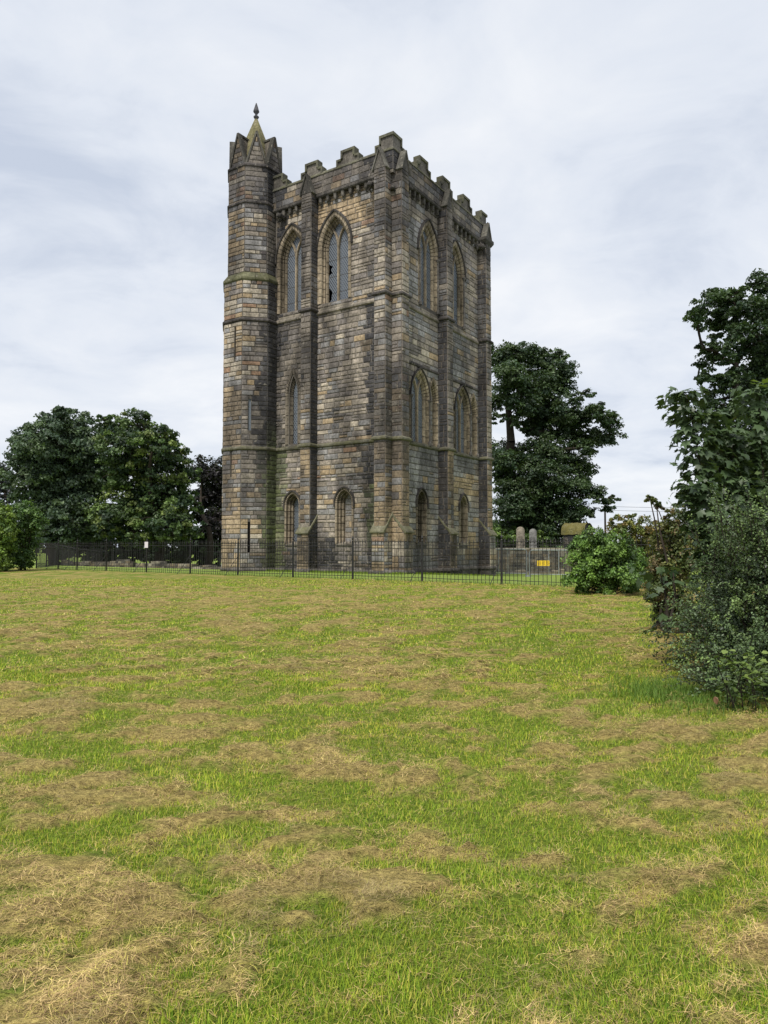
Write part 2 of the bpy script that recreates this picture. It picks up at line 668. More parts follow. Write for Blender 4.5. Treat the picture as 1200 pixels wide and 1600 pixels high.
def stone_col(face, s, z):
    kx = {'T0': 30, 'T1': 40, 'T2': 50, 'R': 60, 'retR': 70, 'ret': 80, 'butt': 90}.get(face, 0)
    clus = float(fbm(np.array(s * 0.55 + kx), np.array(z * 0.8), 77, 3))
    r = min(0.999, max(0.0, 0.5 + (clus - 0.5) * 2.2 + (trnd.random() - 0.5) * 0.75))
    if face in ('R', 'retR'):
        base = 'grey' if r < .44 else 'tan' if r < .76 else 'pale' if r < .85 else 'ochre' if r < .90 else 'brown'
        if z < 6.8 and r > .80:
            base = 'ochre'
    else:
        base = 'tan' if r < .34 else 'brown' if r < .60 else 'grey' if r < .80 else 'ochre' if r < .92 else 'rust' if r < .95 else 'pale'
    c = np.array(TCOL[base])
    if face in ('L', 'T0') and 19 < z < 21.1 and r < .6:
        c = np.array(TCOL['ochre'])
    if face == 'butt' and z < 6.8 and r < .55:
        c = np.array(TCOL['ochre']) * 0.95
    if face == 'T0' and r < .45:
        c = np.array(TCOL['ochre']) * 0.85 + 0.02
    d = soot_and_tone(face, s, z)
    c = c * (1 - d) + np.array(TCOL['dark']) * d
    g = 0.0
    if face == 'L':
        g = 0.75 * math.exp(-((s - 7.75) / 0.4) ** 2) * float(sstep(7.6, 6.2, z)) + 0.65 * math.exp(-((s - 1.1) / 0.35) ** 2) * (1.2 < z < 4.6)
    if face == 'T1':
        g = 0.55 * float(sstep(0.3, 0.7, s)) * float(sstep(7.6, 6.4, z))
    if face == 'T2':
        g = 0.75 * float(sstep(9.0, 6.6, z))
    g *= 0.4 + 0.9 * trnd.random()
    g = min(g, 0.85)
    c = c * (1 - g) + np.array((.115, .135, .055)) * g
    return tuple(np.clip(c * np.array((1.02, 1.01, 1.02)) * trnd.uniform(0.85, 1.14), 0.02, 0.5))


STONES = []     # (projected size, verts, faces, colour)
BOXF = ((0, 1, 5, 4), (1, 2, 6, 5), (2, 3, 7, 6), (3, 0, 4, 7), (4, 5, 8), (5, 6, 8), (6, 7, 8), (7, 4, 8))
CY, SY = math.cos(YAW), math.sin(YAW)


def t_world(p):
    return np.array([TC[0] + p[0] * CY - p[1] * SY, TC[1] + p[0] * SY + p[1] * CY, p[2]])


def add_stone(fr, a0, a1, z0, z1, face, rough=0.02, base=0.022):
    g = 0.0135
    j = lambda k: trnd.uniform(-k, k)
    a0, a1, z0, z1 = a0 + g, a1 - g, z0 + g, z1 - g
    if a1 - a0 < 0.05 or z1 - z0 < 0.05:
        return
    o = base + trnd.uniform(0, rough)
    ch = 0.014
    back = [(a0, z0, -0.01), (a1, z0, -0.01), (a1, z1, -0.01), (a0, z1, -0.01)]
    jt = 0.008 if rough < 0.02 else 0.014
    fr_ = [(a0 + ch + abs(j(jt)), z0 + ch + abs(j(jt)), o + j(rough * .4)), (a1 - ch - abs(j(jt)), z0 + ch + abs(j(jt)), o + j(rough * .4)),
           (a1 - ch - abs(j(jt)), z1 - ch - abs(j(jt)), o + j(rough * .4)), (a0 + ch + abs(j(jt)), z1 - ch - abs(j(jt)), o + j(rough * .4))]
    cen = ((a0 + a1) / 2 + j(.2) * (a1 - a0), (z0 + z1) / 2 + j(.2) * (z1 - z0), o + trnd.uniform(0, rough * 0.9))
    pts = [fr.P(*p) for p in back + fr_ + [cen]]
    fs = [f if not fr.flip else tuple(reversed(f)) for f in BOXF]
    w0, w1 = t_world(pts[0]), t_world(pts[2])
    wn_ = np.array([fr.N[0] * CY - fr.N[1] * SY, fr.N[0] * SY + fr.N[1] * CY, 0])
    c = (w0 + w1) / 2
    vd = np.array([0, 0, CAM_Z]) - c
    dist = np.linalg.norm(vd)
    size = (a1 - a0) * (z1 - z0) * max(0, (vd @ wn_) / dist) / dist ** 2
    STONES.append((size, pts, fs, stone_col(face, (a0 + a1) / 2, (z0 + z1) / 2)))


def courses(z0, z1, lo, hi, seed):
    r = random.Random(seed)
    zs = [z0]
    while zs[-1] < z1 - lo:
        zs.append(zs[-1] + r.uniform(lo, hi))
    zs[-1] = z1
    return zs


def arch_half(w, z):
    """Half width of a pointed opening at height z (None above or below it)."""
    if z < w['zs'] or z >= w['zp'] + w['H']:
        return None
    if z <= w['zp']:
        return w['hw']
    R = (w['hw'] ** 2 + w['H'] ** 2) / (2 * w['hw'])
    return max(0.0, math.sqrt(max(0, R * R - (z - w['zp']) ** 2)) - (R - w['hw']))


def lay(fr, a0, a1, zs, face, wins=(), lmin=.24, lmax=.92, rough=.024, base=.022, limit=None):
    for za, zb in zip(zs[:-1], zs[1:]):
        b0, b1 = a0, a1
        if limit:
            b0, b1 = limit((za + zb) / 2)
            if b1 - b0 < 0.12:
                continue
        gaps = []
        for w in wins:
            lo, hi = w['zs'] - w.get('under', 0.0), w['zp'] + w['H']
            if zb <= lo + 0.04 or za >= hi:
                continue
            h = max(arch_half(w, max(za, w['zs'] + 1e-3)) or 0, arch_half(w, min(zb, hi) - 1e-3) or 0) + w.get('clear', 0.12)
            gaps.append((w['c'] - h, w['c'] + h))
        gaps.sort()
        spans, cur = [], b0
        for g0, g1 in gaps:
            if g0 > cur:
                spans.append((cur, min(g0, b1)))
            cur = max(cur, g1)
        if cur < b1:
            spans.append((cur, b1))
        for s0, s1 in spans:
            t = s0
            if s1 - s0 < 0.03:
                continue
            while t < s1 - 1e-6:
                ln = trnd.uniform(lmin, lmax) * (1.25 if trnd.random() < .2 else 1)
                if s1 - (t + ln) < lmin * 0.7:
                    ln = s1 - t
                # now and then a course splits into two thin beds
                if zb - za > 0.29 and trnd.random() < 0.10:
                    zm = za + (zb - za) * trnd.uniform(.4, .6)
                    add_stone(fr, t, t + ln, za, zm, face, rough, base)
                    add_stone(fr, t, t + ln, zm, zb, face, rough, base)
                else:
                    add_stone(fr, t, t + ln, za, zb, face, rough, base)
                t += ln


def arch_pts(w, o, n=9, legs=1):
    hw, H, zp, zs = w['hw'], w['H'], w['zp'], w['zs']
    R = (hw * hw + H * H) / (2 * hw)
    left = [(-hw - o, zs + (zp - zs) * i / legs) for i in range(legs)]
    a1 = math.acos(max(-1, min(1, (R - hw) / (R + o))))
    for i in range(n + 1):
        t = PI - a1 * i / n
        left.append((R - hw + (R + o) * math.cos(t), zp + (R + o) * math.sin(t)))
    left[-1] = (0.0, left[-1][1])
    return left + [(-x, z) for x, z in reversed(left[:-1])]


def sweep_arch(mb, fr, w, prof, col, n=9, legs=4, blocks=True, jit=0.25, drop=0):
    """Mouldings: prof is a list of (offset from the opening edge, outward distance)."""
    lines = [arch_pts(w, o, n, legs) for o, d in prof]
    m = len(lines[0])
    for i in range(drop, m - 1 - drop):
        k = trnd.uniform(1 - jit, 1 + jit)
        c = tuple(np.array(col) * k)
        if not blocks:
            c = col
        for q in range(len(prof) - 1):
            (A, B), (D, C) = (lines[q][i], lines[q][i + 1]), (lines[q + 1][i], lines[q + 1][i + 1])
            e = 0.018 if blocks else 0
            ln = max(0.05, math.hypot(B[0] - A[0], B[1] - A[1]))
            e = min(e / ln, 0.2)
            mixp = lambda P, Q, t: (P[0] * (1 - t) + Q[0] * t, P[1] * (1 - t) + Q[1] * t)
            a, b = mixp(A, B, e), mixp(A, B, 1 - e)
            d, c2 = mixp(D, C, e), mixp(D, C, 1 - e)
            mb.add([fr.P(w['c'] + p[0], p[1], prof[q if kk < 2 else q + 1][1]) for kk, p in enumerate((a, b, c2, d))], ((0, 1, 2, 3),), c)


def fill_arch(mb, fr, w, o, d, col, n=9, bottom=None):
    pts = arch_pts(w, o, n, 1)
    if bottom is not None:
        pts[0] = (pts[0][0], bottom)
        pts[-1] = (pts[-1][0], bottom)
    fr.face(mb, [(w['c'] + x, z, d) for x, z in pts], col)
    return [(w['c'] + x, z, 0) for x, z in pts]


def bar_path(mb, fr, pts, wid, d0, d1, col):
    """A square-section stone bar following points (s, z) on a face, from depth d0 to d1."""
    for i in range(len(pts) - 1):
        (x0, z0), (x1, z1) = pts[i], pts[i + 1]
        dx, dz = x1 - x0, z1 - z0
        l = math.hypot(dx, dz)
        nx, nz = -dz / l * wid / 2, dx / l * wid / 2
        ex, ez = dx / l * 0.01, dz / l * 0.01
        q = [(x0 - ex + nx, z0 - ez + nz), (x1 + ex + nx, z1 + ez + nz), (x1 + ex - nx, z1 + ez - nz), (x0 - ex - nx, z0 - ez - nz)]
        c = 0.3
        f = [((a * (1 - c) + cx * c), (b * (1 - c) + cz * c)) for (a, b), (cx, cz) in zip(q, ((x0, z0), (x1, z1), (x1, z1), (x0, z0)))]
        vs = [fr.P(a, b, d0) for a, b in q] + [fr.P(a, b, d0 + (d1 - d0) * .55) for a, b in q] + [fr.P(a, b, d1) for a, b in f]
        mb.add(vs, ((0, 1, 5, 4), (1, 2, 6, 5), (2, 3, 7, 6), (3, 0, 4, 7), (4, 5, 9, 8), (5, 6, 10, 9), (6, 7, 11, 10), (7, 4, 8, 11), (8, 9, 10, 11)), col)


def plan_band(mb, line, prof, col, split=0.9, jit=0.22, caps=True):
    """A moulded course: prof of (out, z) carried along a plan line whose outside is on the right, cut into lengths of stone."""
    P = [np.array(p, float) for p in line]
    nrm = []
    for i in range(len(P) - 1):
        d = P[i + 1] - P[i]
        d /= np.linalg.norm(d)
        nrm.append(np.array([d[1], -d[0]]))
    off = []
    for i in range(len(P)):
        if i == 0:
            off.append(nrm[0])
        elif i == len(P) - 1:
            off.append(nrm[-1])
        else:
            b = nrm[i - 1] + nrm[i]
            off.append(b / max(0.2, (b @ nrm[i])))
    for i in range(len(P) - 1):
        ln = np.linalg.norm(P[i + 1] - P[i])
        k = max(1, int(round(ln / split)))
        for t in range(k):
            t0, t1 = t / k, (t + 1) / k
            e = 0.006 / ln
            t0e, t1e = (t0 + e if t > 0 else t0), (t1 - e if t < k - 1 else t1)
            c = tuple(np.array(col) * trnd.uniform(1 - jit, 1 + jit))
            ra, rb = [], []
            for o, z in prof:
                A, B = P[i] + off[i] * o, P[i + 1] + off[i + 1] * o
                qa, qb = A * (1 - t0e) + B * t0e, A * (1 - t1e) + B * t1e
                ra.append((*qa, z))
                rb.append((*qb, z))
            n = len(prof)
            fs = [(q, q + 1, n + q + 1, n + q) for q in range(n - 1)]
            if caps:
                fs += [tuple(range(n)), tuple(range(2 * n - 1, n - 1, -1))]
            mb.add(ra + rb, fs, c)


ZC_L = courses(-1.0, 21.12, .15, .34, 3)
ZC_R = courses(-1.0, 21.12, .27, .40, 4)
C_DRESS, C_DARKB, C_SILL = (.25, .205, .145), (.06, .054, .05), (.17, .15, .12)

# -- openings
W_UP = dict(zs=15.02, hw=.93, zp=18.15, H=1.72)
L_WINS = [dict(W_UP, c=3.80, kind='two', broken=True), dict(W_UP, c=6.90, kind='two'),
          dict(c=6.76, zs=7.2, hw=.30, zp=10.05, H=1.15, kind='lancet', clear=.24),
          dict(c=6.75, zs=1.45, hw=.47, zp=3.72, H=.62, kind='lowglass'),
          dict(c=3.06, zs=1.45, hw=.50, zp=3.74, H=.66, kind='blind')]
R_WINS = [dict(W_UP, c=3.87, kind='two', shaft=True), dict(W_UP, c=7.22, kind='two', shaft=True)]
for c_ in (2.87, 8.05):
    R_WINS.append(dict(c=c_, zs=7.05, hw=.90, zp=9.65, H=1.46, kind='two', shaft=True, arcade=True))
    for dx in (-1.55, 1.55):
        R_WINS.append(dict(c=c_ + dx, zs=7.05, hw=.44, zp=9.65, H=1.25, kind='sideblind', shaft=True, arcade=True))
R_WINS += [dict(c=3.02, zs=1.5, hw=.46, zp=3.72, H=.68, kind='blind'), dict(c=8.12, zs=1.5, hw=.46, zp=3.72, H=.68, kind='blind')]


def core(name, fr, a0, a1, z0, z1, wins, mcol=(.085, .076, .066)):
    mb = MB()
    outer = [(a0, z0), (a1, z0), (a1, z1), (a0, z1)]
    loops = [[Vector((a, z, 0)) for a, z in outer]]
    for w in wins:
        loops.append([Vector((w['c'] + x, z, 0)) for x, z in arch_pts(w, 0.0, 9, 1)])
    flat = [p for lp in loops for p in lp]
    tris = tessellate_polygon(loops)
    mb.add([fr.P(p.x, p.y, 0) for p in flat], [tuple(t) for t in tris], mcol)
    return mb.build(name, M_MORTAR, tower)


core('wall', LF, 0, 8.6, -1.2, 21.3, L_WINS, (.15, .135, .115))
core('wall', RF, 0, TW, -1.2, 21.3, R_WINS)
mbw = MB()
mbw.box((0.6, TW - .02, -1.2), (TW, TW, 21.3), (.14, .12, .1))
mbw.box((TW - .02, 0.005, -1.2), (TW, TW - .03, 21.3), (.14, .12, .1))
mbw.box((0.002, 8.0, -1.2), (0.3, TW, 21.3), (.14, .12, .1))
mbw.build('wall', M_MORTAR, tower)
mbr = MB()
mbr.box((0.05, 0.05, 21.32), (TW - .05, TW - .05, 21.42), (.08, .08, .085))
mbr.build('roof', M_MORTAR, tower)  # unseen roof slab added to keep the tower interior dark

lay(LF, BW, MID, ZC_L, 'L', L_WINS)
lay(LF, MID + BW, 8.12, ZC_L, 'L', L_WINS)
lay(RF, BW, MID, ZC_R, 'R', R_WINS, .4, 1.0, .010)
lay(RF, MID + BW, TW - BW, ZC_R, 'R', R_WINS, .4, 1.0, .010)


def buttress(fr, a0, depth_top=21.35, faces=('front', 'near', 'far'), fw='butt', fnear='ret', ffar='ret'):
    """One stepped buttress on a face: shaft above, wider weathered foot below."""
    mb = MB()
    col = (.13, .11, .09)
    zs = ZC_L if fr is LF else ZC_R
    a1 = a0 + BW
    for (x, z, o0, o1, z0, z1) in ((0, 0, 0, BP, 2.0, depth_top),):
        mb.add([fr.P(a0, z0, -.05), fr.P(a0, z0, BP), fr.P(a1, z0, BP), fr.P(a1, z0, -.05), fr.P(a0, z1, -.05), fr.P(a0, z1, BP), fr.P(a1, z1, BP), fr.P(a1, z1, -.05)],
               ((0, 1, 5, 4), (1, 2, 6, 5), (2, 3, 7, 6), (4, 5, 6, 7)), col)
    # foot: profile in (out, z), a little wider than the shaft
    e = .05
    pr = [(-.05, -1.2), (.80, -1.2), (.80, 2.05), (-.05, 2.98)]
    va = [fr.P(a0 - e, z, o) for o, z in pr]
    vb = [fr.P(a1 + e, z, o) for o, z in pr]
    mb.add(va + vb, ((0, 1, 2, 3), (7, 6, 5, 4), (1, 2, 6, 5), (2, 3, 7, 6)), col)
    # weathering slab with a drip edge
    sl = [(.86, 1.99), (.92, 2.03), (.90, 2.10), (0.0, 3.12), (0.0, 3.0)]
    va = [fr.P(a0 - e - .05, z, o) for o, z in sl]
    vb = [fr.P(a1 + e + .05, z, o) for o, z in sl]
    n = len(sl)
    slab = MB()
    slab.add(va + vb, [tuple(range(n)), tuple(range(2 * n - 1, n - 1, -1))] + [(i, (i + 1) % n, n + (i + 1) % n, n + i) for i in range(n)], (.13, .125, .085))
    part = mb.build('buttress', M_MORTAR, tower)
    slab.build('weathering', M_MOSSY, part)
    up = [z for z in zs if z > 2.05]
    up = [2.05] + [z for z in up if z > 2.2]
    dn = [z for z in zs if z < 1.85] + [2.02]
    fr_f = fr.sub(0, BP)
    lay(fr_f, a0, a1, up + [depth_top] if depth_top > up[-1] + .15 else up[:-1] + [depth_top], fw, lmin=.28, lmax=.7, rough=.016)
    fr_l = fr.sub(0, .80)
    lay(fr_l, a0 - e, a1 + e, dn, fw, lmin=.3, lmax=.8, rough=.018)

    def lim(z):
        return (0.0, 0.80 if z < 2.05 else max(0.0, .80 * (2.98 - z) / .93))
    for side in ('near', 'far'):
        if side not in faces:
            continue
        a, sg = (a0, -1) if side == 'near' else (a1, 1)
        face = fnear if side == 'near' else ffar
        o0 = fr.P(a, 0, 0)
        Fs = Frame(o0, fr.N, fr.T * sg)
        lay(Fs, 0.0, BP, up, face, lmin=.25, lmax=.7, rough=.012)
        Fs2 = Frame(fr.P(a + sg * e, 0, 0), fr.N, fr.T * sg)
        lay(Fs2, 0, .8, dn + [2.3, 2.6, 2.85], face, lmin=.25, lmax=.6, rough=.012, limit=lim)
    return part


# near side of each: the side towards the near corner
buttress(LF, 0.0, faces=('near',), fnear='butt')
buttress(LF, MID, faces=('near', 'far'), fnear='retR')
buttress(RF, 0.0, faces=('near',), fnear='butt')
buttress(RF, MID, faces=('near', 'far'), fnear='retR')
buttress(RF, TW - BW, faces=('near', 'far'), fnear='retR')
# far-face buttress standing flush with the right face
mbx = MB()
mbx.box((TW, 0.02, -1.2), (TW + .63, .7, 21.3), (.12, .1, .085))
mbx.build('buttress', M_MORTAR, tower)

# -- string courses
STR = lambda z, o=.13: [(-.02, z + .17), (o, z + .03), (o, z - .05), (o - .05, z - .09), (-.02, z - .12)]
SIL = lambda z: [(-.02, z + .26), (.0, z + .25), (.13, z + .07), (.13, z - .02), (.08, z - .06), (-.02, z - .08)]


def on_l(pts):
    return [(-o, a) for a, o in pts]


def on_r(pts):
    return [(a, -o) for a, o in pts]


def band(name, line, prof, col, mat=M_DRESS, **kw):
    mb = MB()
    plan_band(mb, line, prof, col, **kw)
    return mb.build(name, mat, tower)


CB_L = [(-.0, BW), (-BP, BW), (-BP, 0), (0, 0), (0, -BP), (BW, -BP), (BW, 0)]      # round the near corner's pair of buttresses
band('sill_course', on_l([(8.1, 0), (MID + BW, 0)]), SIL(14.47), C_SILL, M_DRESS)
band('sill_course', on_l([(MID, 0), (BW, 0)]), SIL(14.47), C_SILL, M_DRESS)
band('sill_course', on_r([(BW, 0), (MID, 0)]), SIL(14.47), C_SILL, M_DRESS)
band('sill_course', on_r([(MID + BW, 0), (TW - BW, 0)]), SIL(14.47), C_SILL, M_DRESS)
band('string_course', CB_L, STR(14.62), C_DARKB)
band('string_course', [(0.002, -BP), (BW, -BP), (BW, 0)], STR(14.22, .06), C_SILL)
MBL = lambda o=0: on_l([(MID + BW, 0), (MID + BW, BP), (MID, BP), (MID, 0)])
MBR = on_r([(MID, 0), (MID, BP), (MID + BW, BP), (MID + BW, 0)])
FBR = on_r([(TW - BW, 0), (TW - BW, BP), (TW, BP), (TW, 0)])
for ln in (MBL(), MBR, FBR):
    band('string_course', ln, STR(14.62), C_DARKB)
low = on_l([(8.1, 0), (MID + BW, 0), (MID + BW, BP), (MID, BP), (MID, 0)]) + CB_L + on_r([(MID, 0), (MID, BP), (MID + BW, BP), (MID + BW, 0), (TW - BW, 0), (TW - BW, BP), (TW, BP), (TW, 0)])
band('string_course', low, STR(6.95), (.10, .095, .07), M_MOSSY)
for a, b in ((BW, MID), (MID + BW, TW - BW)):
    band('string_course', on_r([(a, 0), (b, 0)]), STR(11.42, .10), C_DARKB)
# plinth ledge near the grass
pl = on_l([(8.1, 0), (MID + BW + .05, 0), (MID + BW + .05, .80), (MID - .05, .80), (MID - .05, 0), (BW + .05, 0), (BW + .05, .8), (-.05, .8)]) + \
    on_r([(-.05, .8), (BW + .05, .8), (BW + .05, 0), (MID - .05, 0), (MID - .05, .8), (MID + BW + .05, .8), (MID + BW + .05, 0), (TW - BW - .05, 0), (TW - BW - .05, .8), (TW + .05, .8), (TW + .05, 0)])
pl = [p for i, p in enumerate(pl) if i == 0 or p != pl[i - 1]]
band('plinth', pl, [(-.02, .12), (.09, .04), (.12, -.02), (.12, -.10), (.04, -.13), (.04, -1.15), (-.05, -1.15)], (.085, .078, .07), M_STONE, split=.7)


# -- windows
def two_light(fr, w):
    hw, H, zp, zs, c = w['hw'], w['H'], w['zp'], w['zs'], w['c']
    mb = MB()
    # surround of voussoirs, then stepped orders going in
    arc = w.get('arcade')
    if arc:
        sweep_arch(mb, fr, w, [(.20, .0), (.20, .062), (.06, .062), (.0, .0), (.0, -.08), (-.06, -.08), (-.06, -.13), (-.11, -.16), (-.11, -.22)], C_DRESS, legs=6)
    elif fr is RF:
        sweep_arch(mb, fr, w, [(.24, .0), (.24, .065), (.07, .065), (.0, .0), (.0, -.10), (-.07, -.10), (-.07, -.16), (-.11, -.19), (-.11, -.24)], C_DRESS, legs=7)
    else:
        sweep_arch(mb, fr, w, [(.24, .0), (.24, .065), (.07, .065), (.0, .0), (.0, -.20), (-.08, -.20), (-.08, -.30), (-.12, -.34), (-.12, -.40)], C_DRESS, legs=7)
    sweep_arch(mb, fr, w, [(.02, .0), (.02, -.45)], (.10, .085, .065), legs=1, blocks=False)
    win = mb.build('window', M_DRESS, tower)
    dg = -.235 if arc else -.255 if fr is RF else -.42
    # tracery
    tr = MB()
    wi = dict(w, hw=hw - .13 if arc else hw - .12, H=H * .93)
    ihw, iH = wi['hw'], wi['H']
    R = (ihw ** 2 + iH ** 2) / (2 * ihw)
    tc = C_DRESS
    bar_path(tr, fr, [(c, zs - .05), (c, zp)], .13, dg - .03, dg + .13, tuple(np.array(tc) * .95))
    for sg in (-1, 1):
        pts = []
        for i in range(8):
            x = -ihw / 2 * i / 7
            th = math.acos((x + R) / R)
            pts.append((c + sg * x, zp + R * math.sin(th)))
        bar_path(tr, fr, pts, .11, dg - .03, dg + .125, tc)
    sweep_arch(tr, fr, wi, [(.02, dg + .15), (-.02, dg + .15), (-.09, dg + .05), (-.09, dg - .03)], tc, legs=5, jit=.12)
    tr.build('tracery', M_DRESS, win)
    sl = MB()
    zl = zs - (.27 if not arc else .02)
    sl.add([fr.P(c - hw - .05, zl, .06), fr.P(c + hw + .05, zl, .06), fr.P(c + hw, zs + .06, dg + .02), fr.P(c - hw, zs + .06, dg + .02), fr.P(c - hw - .05, zl - .1, .06), fr.P(c + hw + .05, zl - .1, .06)],
           ((0, 1, 2, 3), (4, 5, 1, 0)), (.21, .185, .145))
    sl.build('sill', M_DRESS, win)
    g = MB()
    if w.get('broken'):
        # the left light has lost panes along its jamb: glass outline with ragged gaps
        pts = arch_pts(wi, -.02, 9, 1)
        pol = [(c + x, z) for x, z in pts]
        # frame runs s upward towards the turret: the photo's left jamb is the +s side
        jag = []
        rj = random.Random(3)
        z = zs - .05
        spans = [(15.02, 16.15), (16.65, 17.45)]
        for a, b in spans:
            k = 7
            for i in range(k + 1):
                zz = a + (b - a) * i / k
                dep = 0 if i in (0, k) else rj.uniform(.18, .42) * math.sin(PI * i / k) ** .5
                jag.append((c + ihw + .02 - .03 - dep, zz))
        # right edge of the outline (positive x) runs downwards at the end of the list
        body = [p for p in pol[:-1]]
        body += [p for p in reversed(jag)]
        body.append(pol[-1])
        tri = tessellate_polygon([[Vector((a, z, 0)) for a, z in body]])
        g.add([fr.P(a, z, dg) for a, z in body], [tuple(t) for t in tri], (1, 1, 1))
        vec = [(a, z, 0) for a, z in body]
    else:
        vec = fill_arch(g, fr, wi, .02, dg, (1, 1, 1), bottom=zs - .05)
    g.build('glazing', M_GLASS, win, vec=vec)
    if arc:
        hd = MB()
        sweep_arch(hd, fr, dict(w, zs=zp - .02), [(.15, .05), (.155, .13), (.215, .14), (.225, .0)], C_DARKB, legs=1, blocks=False, jit=0, drop=1)  # dark tint puts the hood's shadow lines into its colour
        hd.build('hood_mould', M_DRESS, win)
    else:
        hd = MB()
        sweep_arch(hd, fr, dict(w, zs=zp - .02), [(.24, .03), (.25, .13), (.33, .15), (.36, .10), (.36, .0)], C_DARKB, legs=1, blocks=False, jit=0, drop=1)
        for sg in (-1, 1):
            hd.blob(fr.P(c + sg * (hw + .30), zp - .03, .07), (.09, .09, .11), C_DARKB, 6, 4, .15)
        hd.build('hood_mould', M_DRESS, win)
    return win


def shaft(fr, a, z0, z1, o, r=.065, parent=None):
    mb = MB()
    p = fr.P(a, 0, o)
    mb.lathe([(r * 1.9, z0), (r * 1.9, z0 + .16), (r * 1.3, z0 + .22), (r, z0 + .28), (r, z1 - .26), (r * 1.25, z1 - .24), (r, z1 - .2), (r * 1.9, z1 - .07), (r * 2.1, z1 - .05), (r * 2.1, z1), (0, z1)],
             8, (.12, .11, .1), p[0], p[1])
    return mb.build('shaft', M_DRESS, parent or tower)


def blind(fr, w, depth, hood=True, narrow=False):
    mb = MB()
    if w.get('arcade'):
        prof = [(.16, .0), (.16, .06), (.05, .06), (.0, .0), (.0, -.12), (-.06, -.12), (-.06, -depth)]
    else:
        prof = [(.12, .0), (.12, .055), (.0, .055), (.0, -.13), (-.10, -.14), (-.10, -.30), (-.20, -.31), (-.20, -depth)]
    sweep_arch(mb, fr, w, prof, C_DRESS if w.get('arcade') else (.25, .205, .15), legs=6 if not narrow else 4)
    sweep_arch(mb, fr, w, [(.02, .0), (.02, -depth - .02)], (.10, .085, .065), legs=1, blocks=False)
    win = mb.build('window', M_DRESS, tower)
    ins = prof[-1][0]
    if w['kind'] == 'lowglass':
        g = MB()
        vec = fill_arch(g, fr, dict(w, c=w['c']), ins + .01, -depth + .01, (1, 1, 1))
        g.build('glazing', M_GLASS, win, vec=vec)
    else:
        bk = MB()
        fill_arch(bk, fr, w, ins + .03, -depth - .004, (.15, .125, .095))
        bk.build('infill', M_MORTAR, win)
        lay(fr.sub(0, -depth), w['c'] - w['hw'] - .02 - ins * 0, w['c'] + w['hw'] + .02, courses(w['zs'], w['zp'] + w['H'], .26, .4, int(w['c'] * 10)), 'R', lmin=.3, lmax=.6, rough=.01, base=.01,
            limit=lambda z: (w['c'] - max(0, (arch_half(w, z) or 0) + ins), w['c'] + max(0, (arch_half(w, z) or 0) + ins)))
    if hood and not w.get('arcade'):
        hd = MB()
        sweep_arch(hd, fr, dict(w, zs=w['zp'] - .25), [(.11, .03), (.12, .12), (.19, .13), (.21, .08), (.21, .0)], C_DARKB, legs=1, blocks=False, jit=0)
        hd.build('hood_mould', M_DRESS, win)
    # sill
    sl = MB()
    c, h, zs = w['c'], w['hw'], w['zs']
    vs = [fr.P(c - h - .06, zs - .1, .05), fr.P(c + h + .06, zs - .1, .05), fr.P(c + h + .06, zs, .05), fr.P(c - h - .06, zs, .05), fr.P(c - h, zs + .14, -depth + .005), fr.P(c + h, zs + .14, -depth + .005)]
    sl.add(vs, ((0, 1, 2, 3), (3, 2, 5, 4)), C_SILL)
    sl.build('sill', M_DRESS, win)
    return win


def lancet(fr, w):
    mb = MB()
    sweep_arch(mb, fr, w, [(.27, .0), (.27, .06), (.10, .06), (-.08, -.22), (-.08, -.30)], (.21, .18, .14), legs=5)
    sweep_arch(mb, fr, w, [(.02, .0), (.02, -.34)], (.10, .085, .065), legs=1, blocks=False)
    win = mb.build('window', M_DRESS, tower)
    g = MB()
    vec = fill_arch(g, fr, w, -.07, -.285, (1, 1, 1))
    g.build('glazing', M_GLASS, win, vec=vec)
    return win


for fr, ws in ((LF, L_WINS), (RF, R_WINS)):
    for w in ws:
        if w['kind'] == 'two':
            win = two_light(fr, w)
            if w.get('shaft'):
                for sg in (-1, 1):
                    if w.get('arcade'):
                        shaft(fr, w['c'] + sg * (w['hw'] + .10), w['zs'] - .02, w['zp'], .075, .06, win)
                    else:
                        shaft(fr, w['c'] + sg * (w['hw'] + .10), w['zs'] - .12, w['zp'], .085, .06, win)
        elif w['kind'] == 'lancet':
            lancet(fr, w)
        elif w['kind'] == 'sideblind':
            win = blind(fr, w, .26, False)
            sg = 1 if w['c'] > (2.87 if w['c'] < 5.5 else 8.05) else -1
            shaft(fr, w['c'] + sg * (w['hw'] + .08), w['zs'] - .02, w['zp'], .06, .05, win)
        else:
            blind(fr, w, .46)

# -- parapet, corbels, merlons
PE = .25
par = MB()


def par_wall(fr, a0, a1):
    for (o, rev) in ((PE, False), (PE - .38, True)):
        fr.face(par, [(a0, 21.15, o), (a1, 21.15, o), (a1, 22.40, o), (a0, 22.40, o)], (.13, .115, .095), rev)


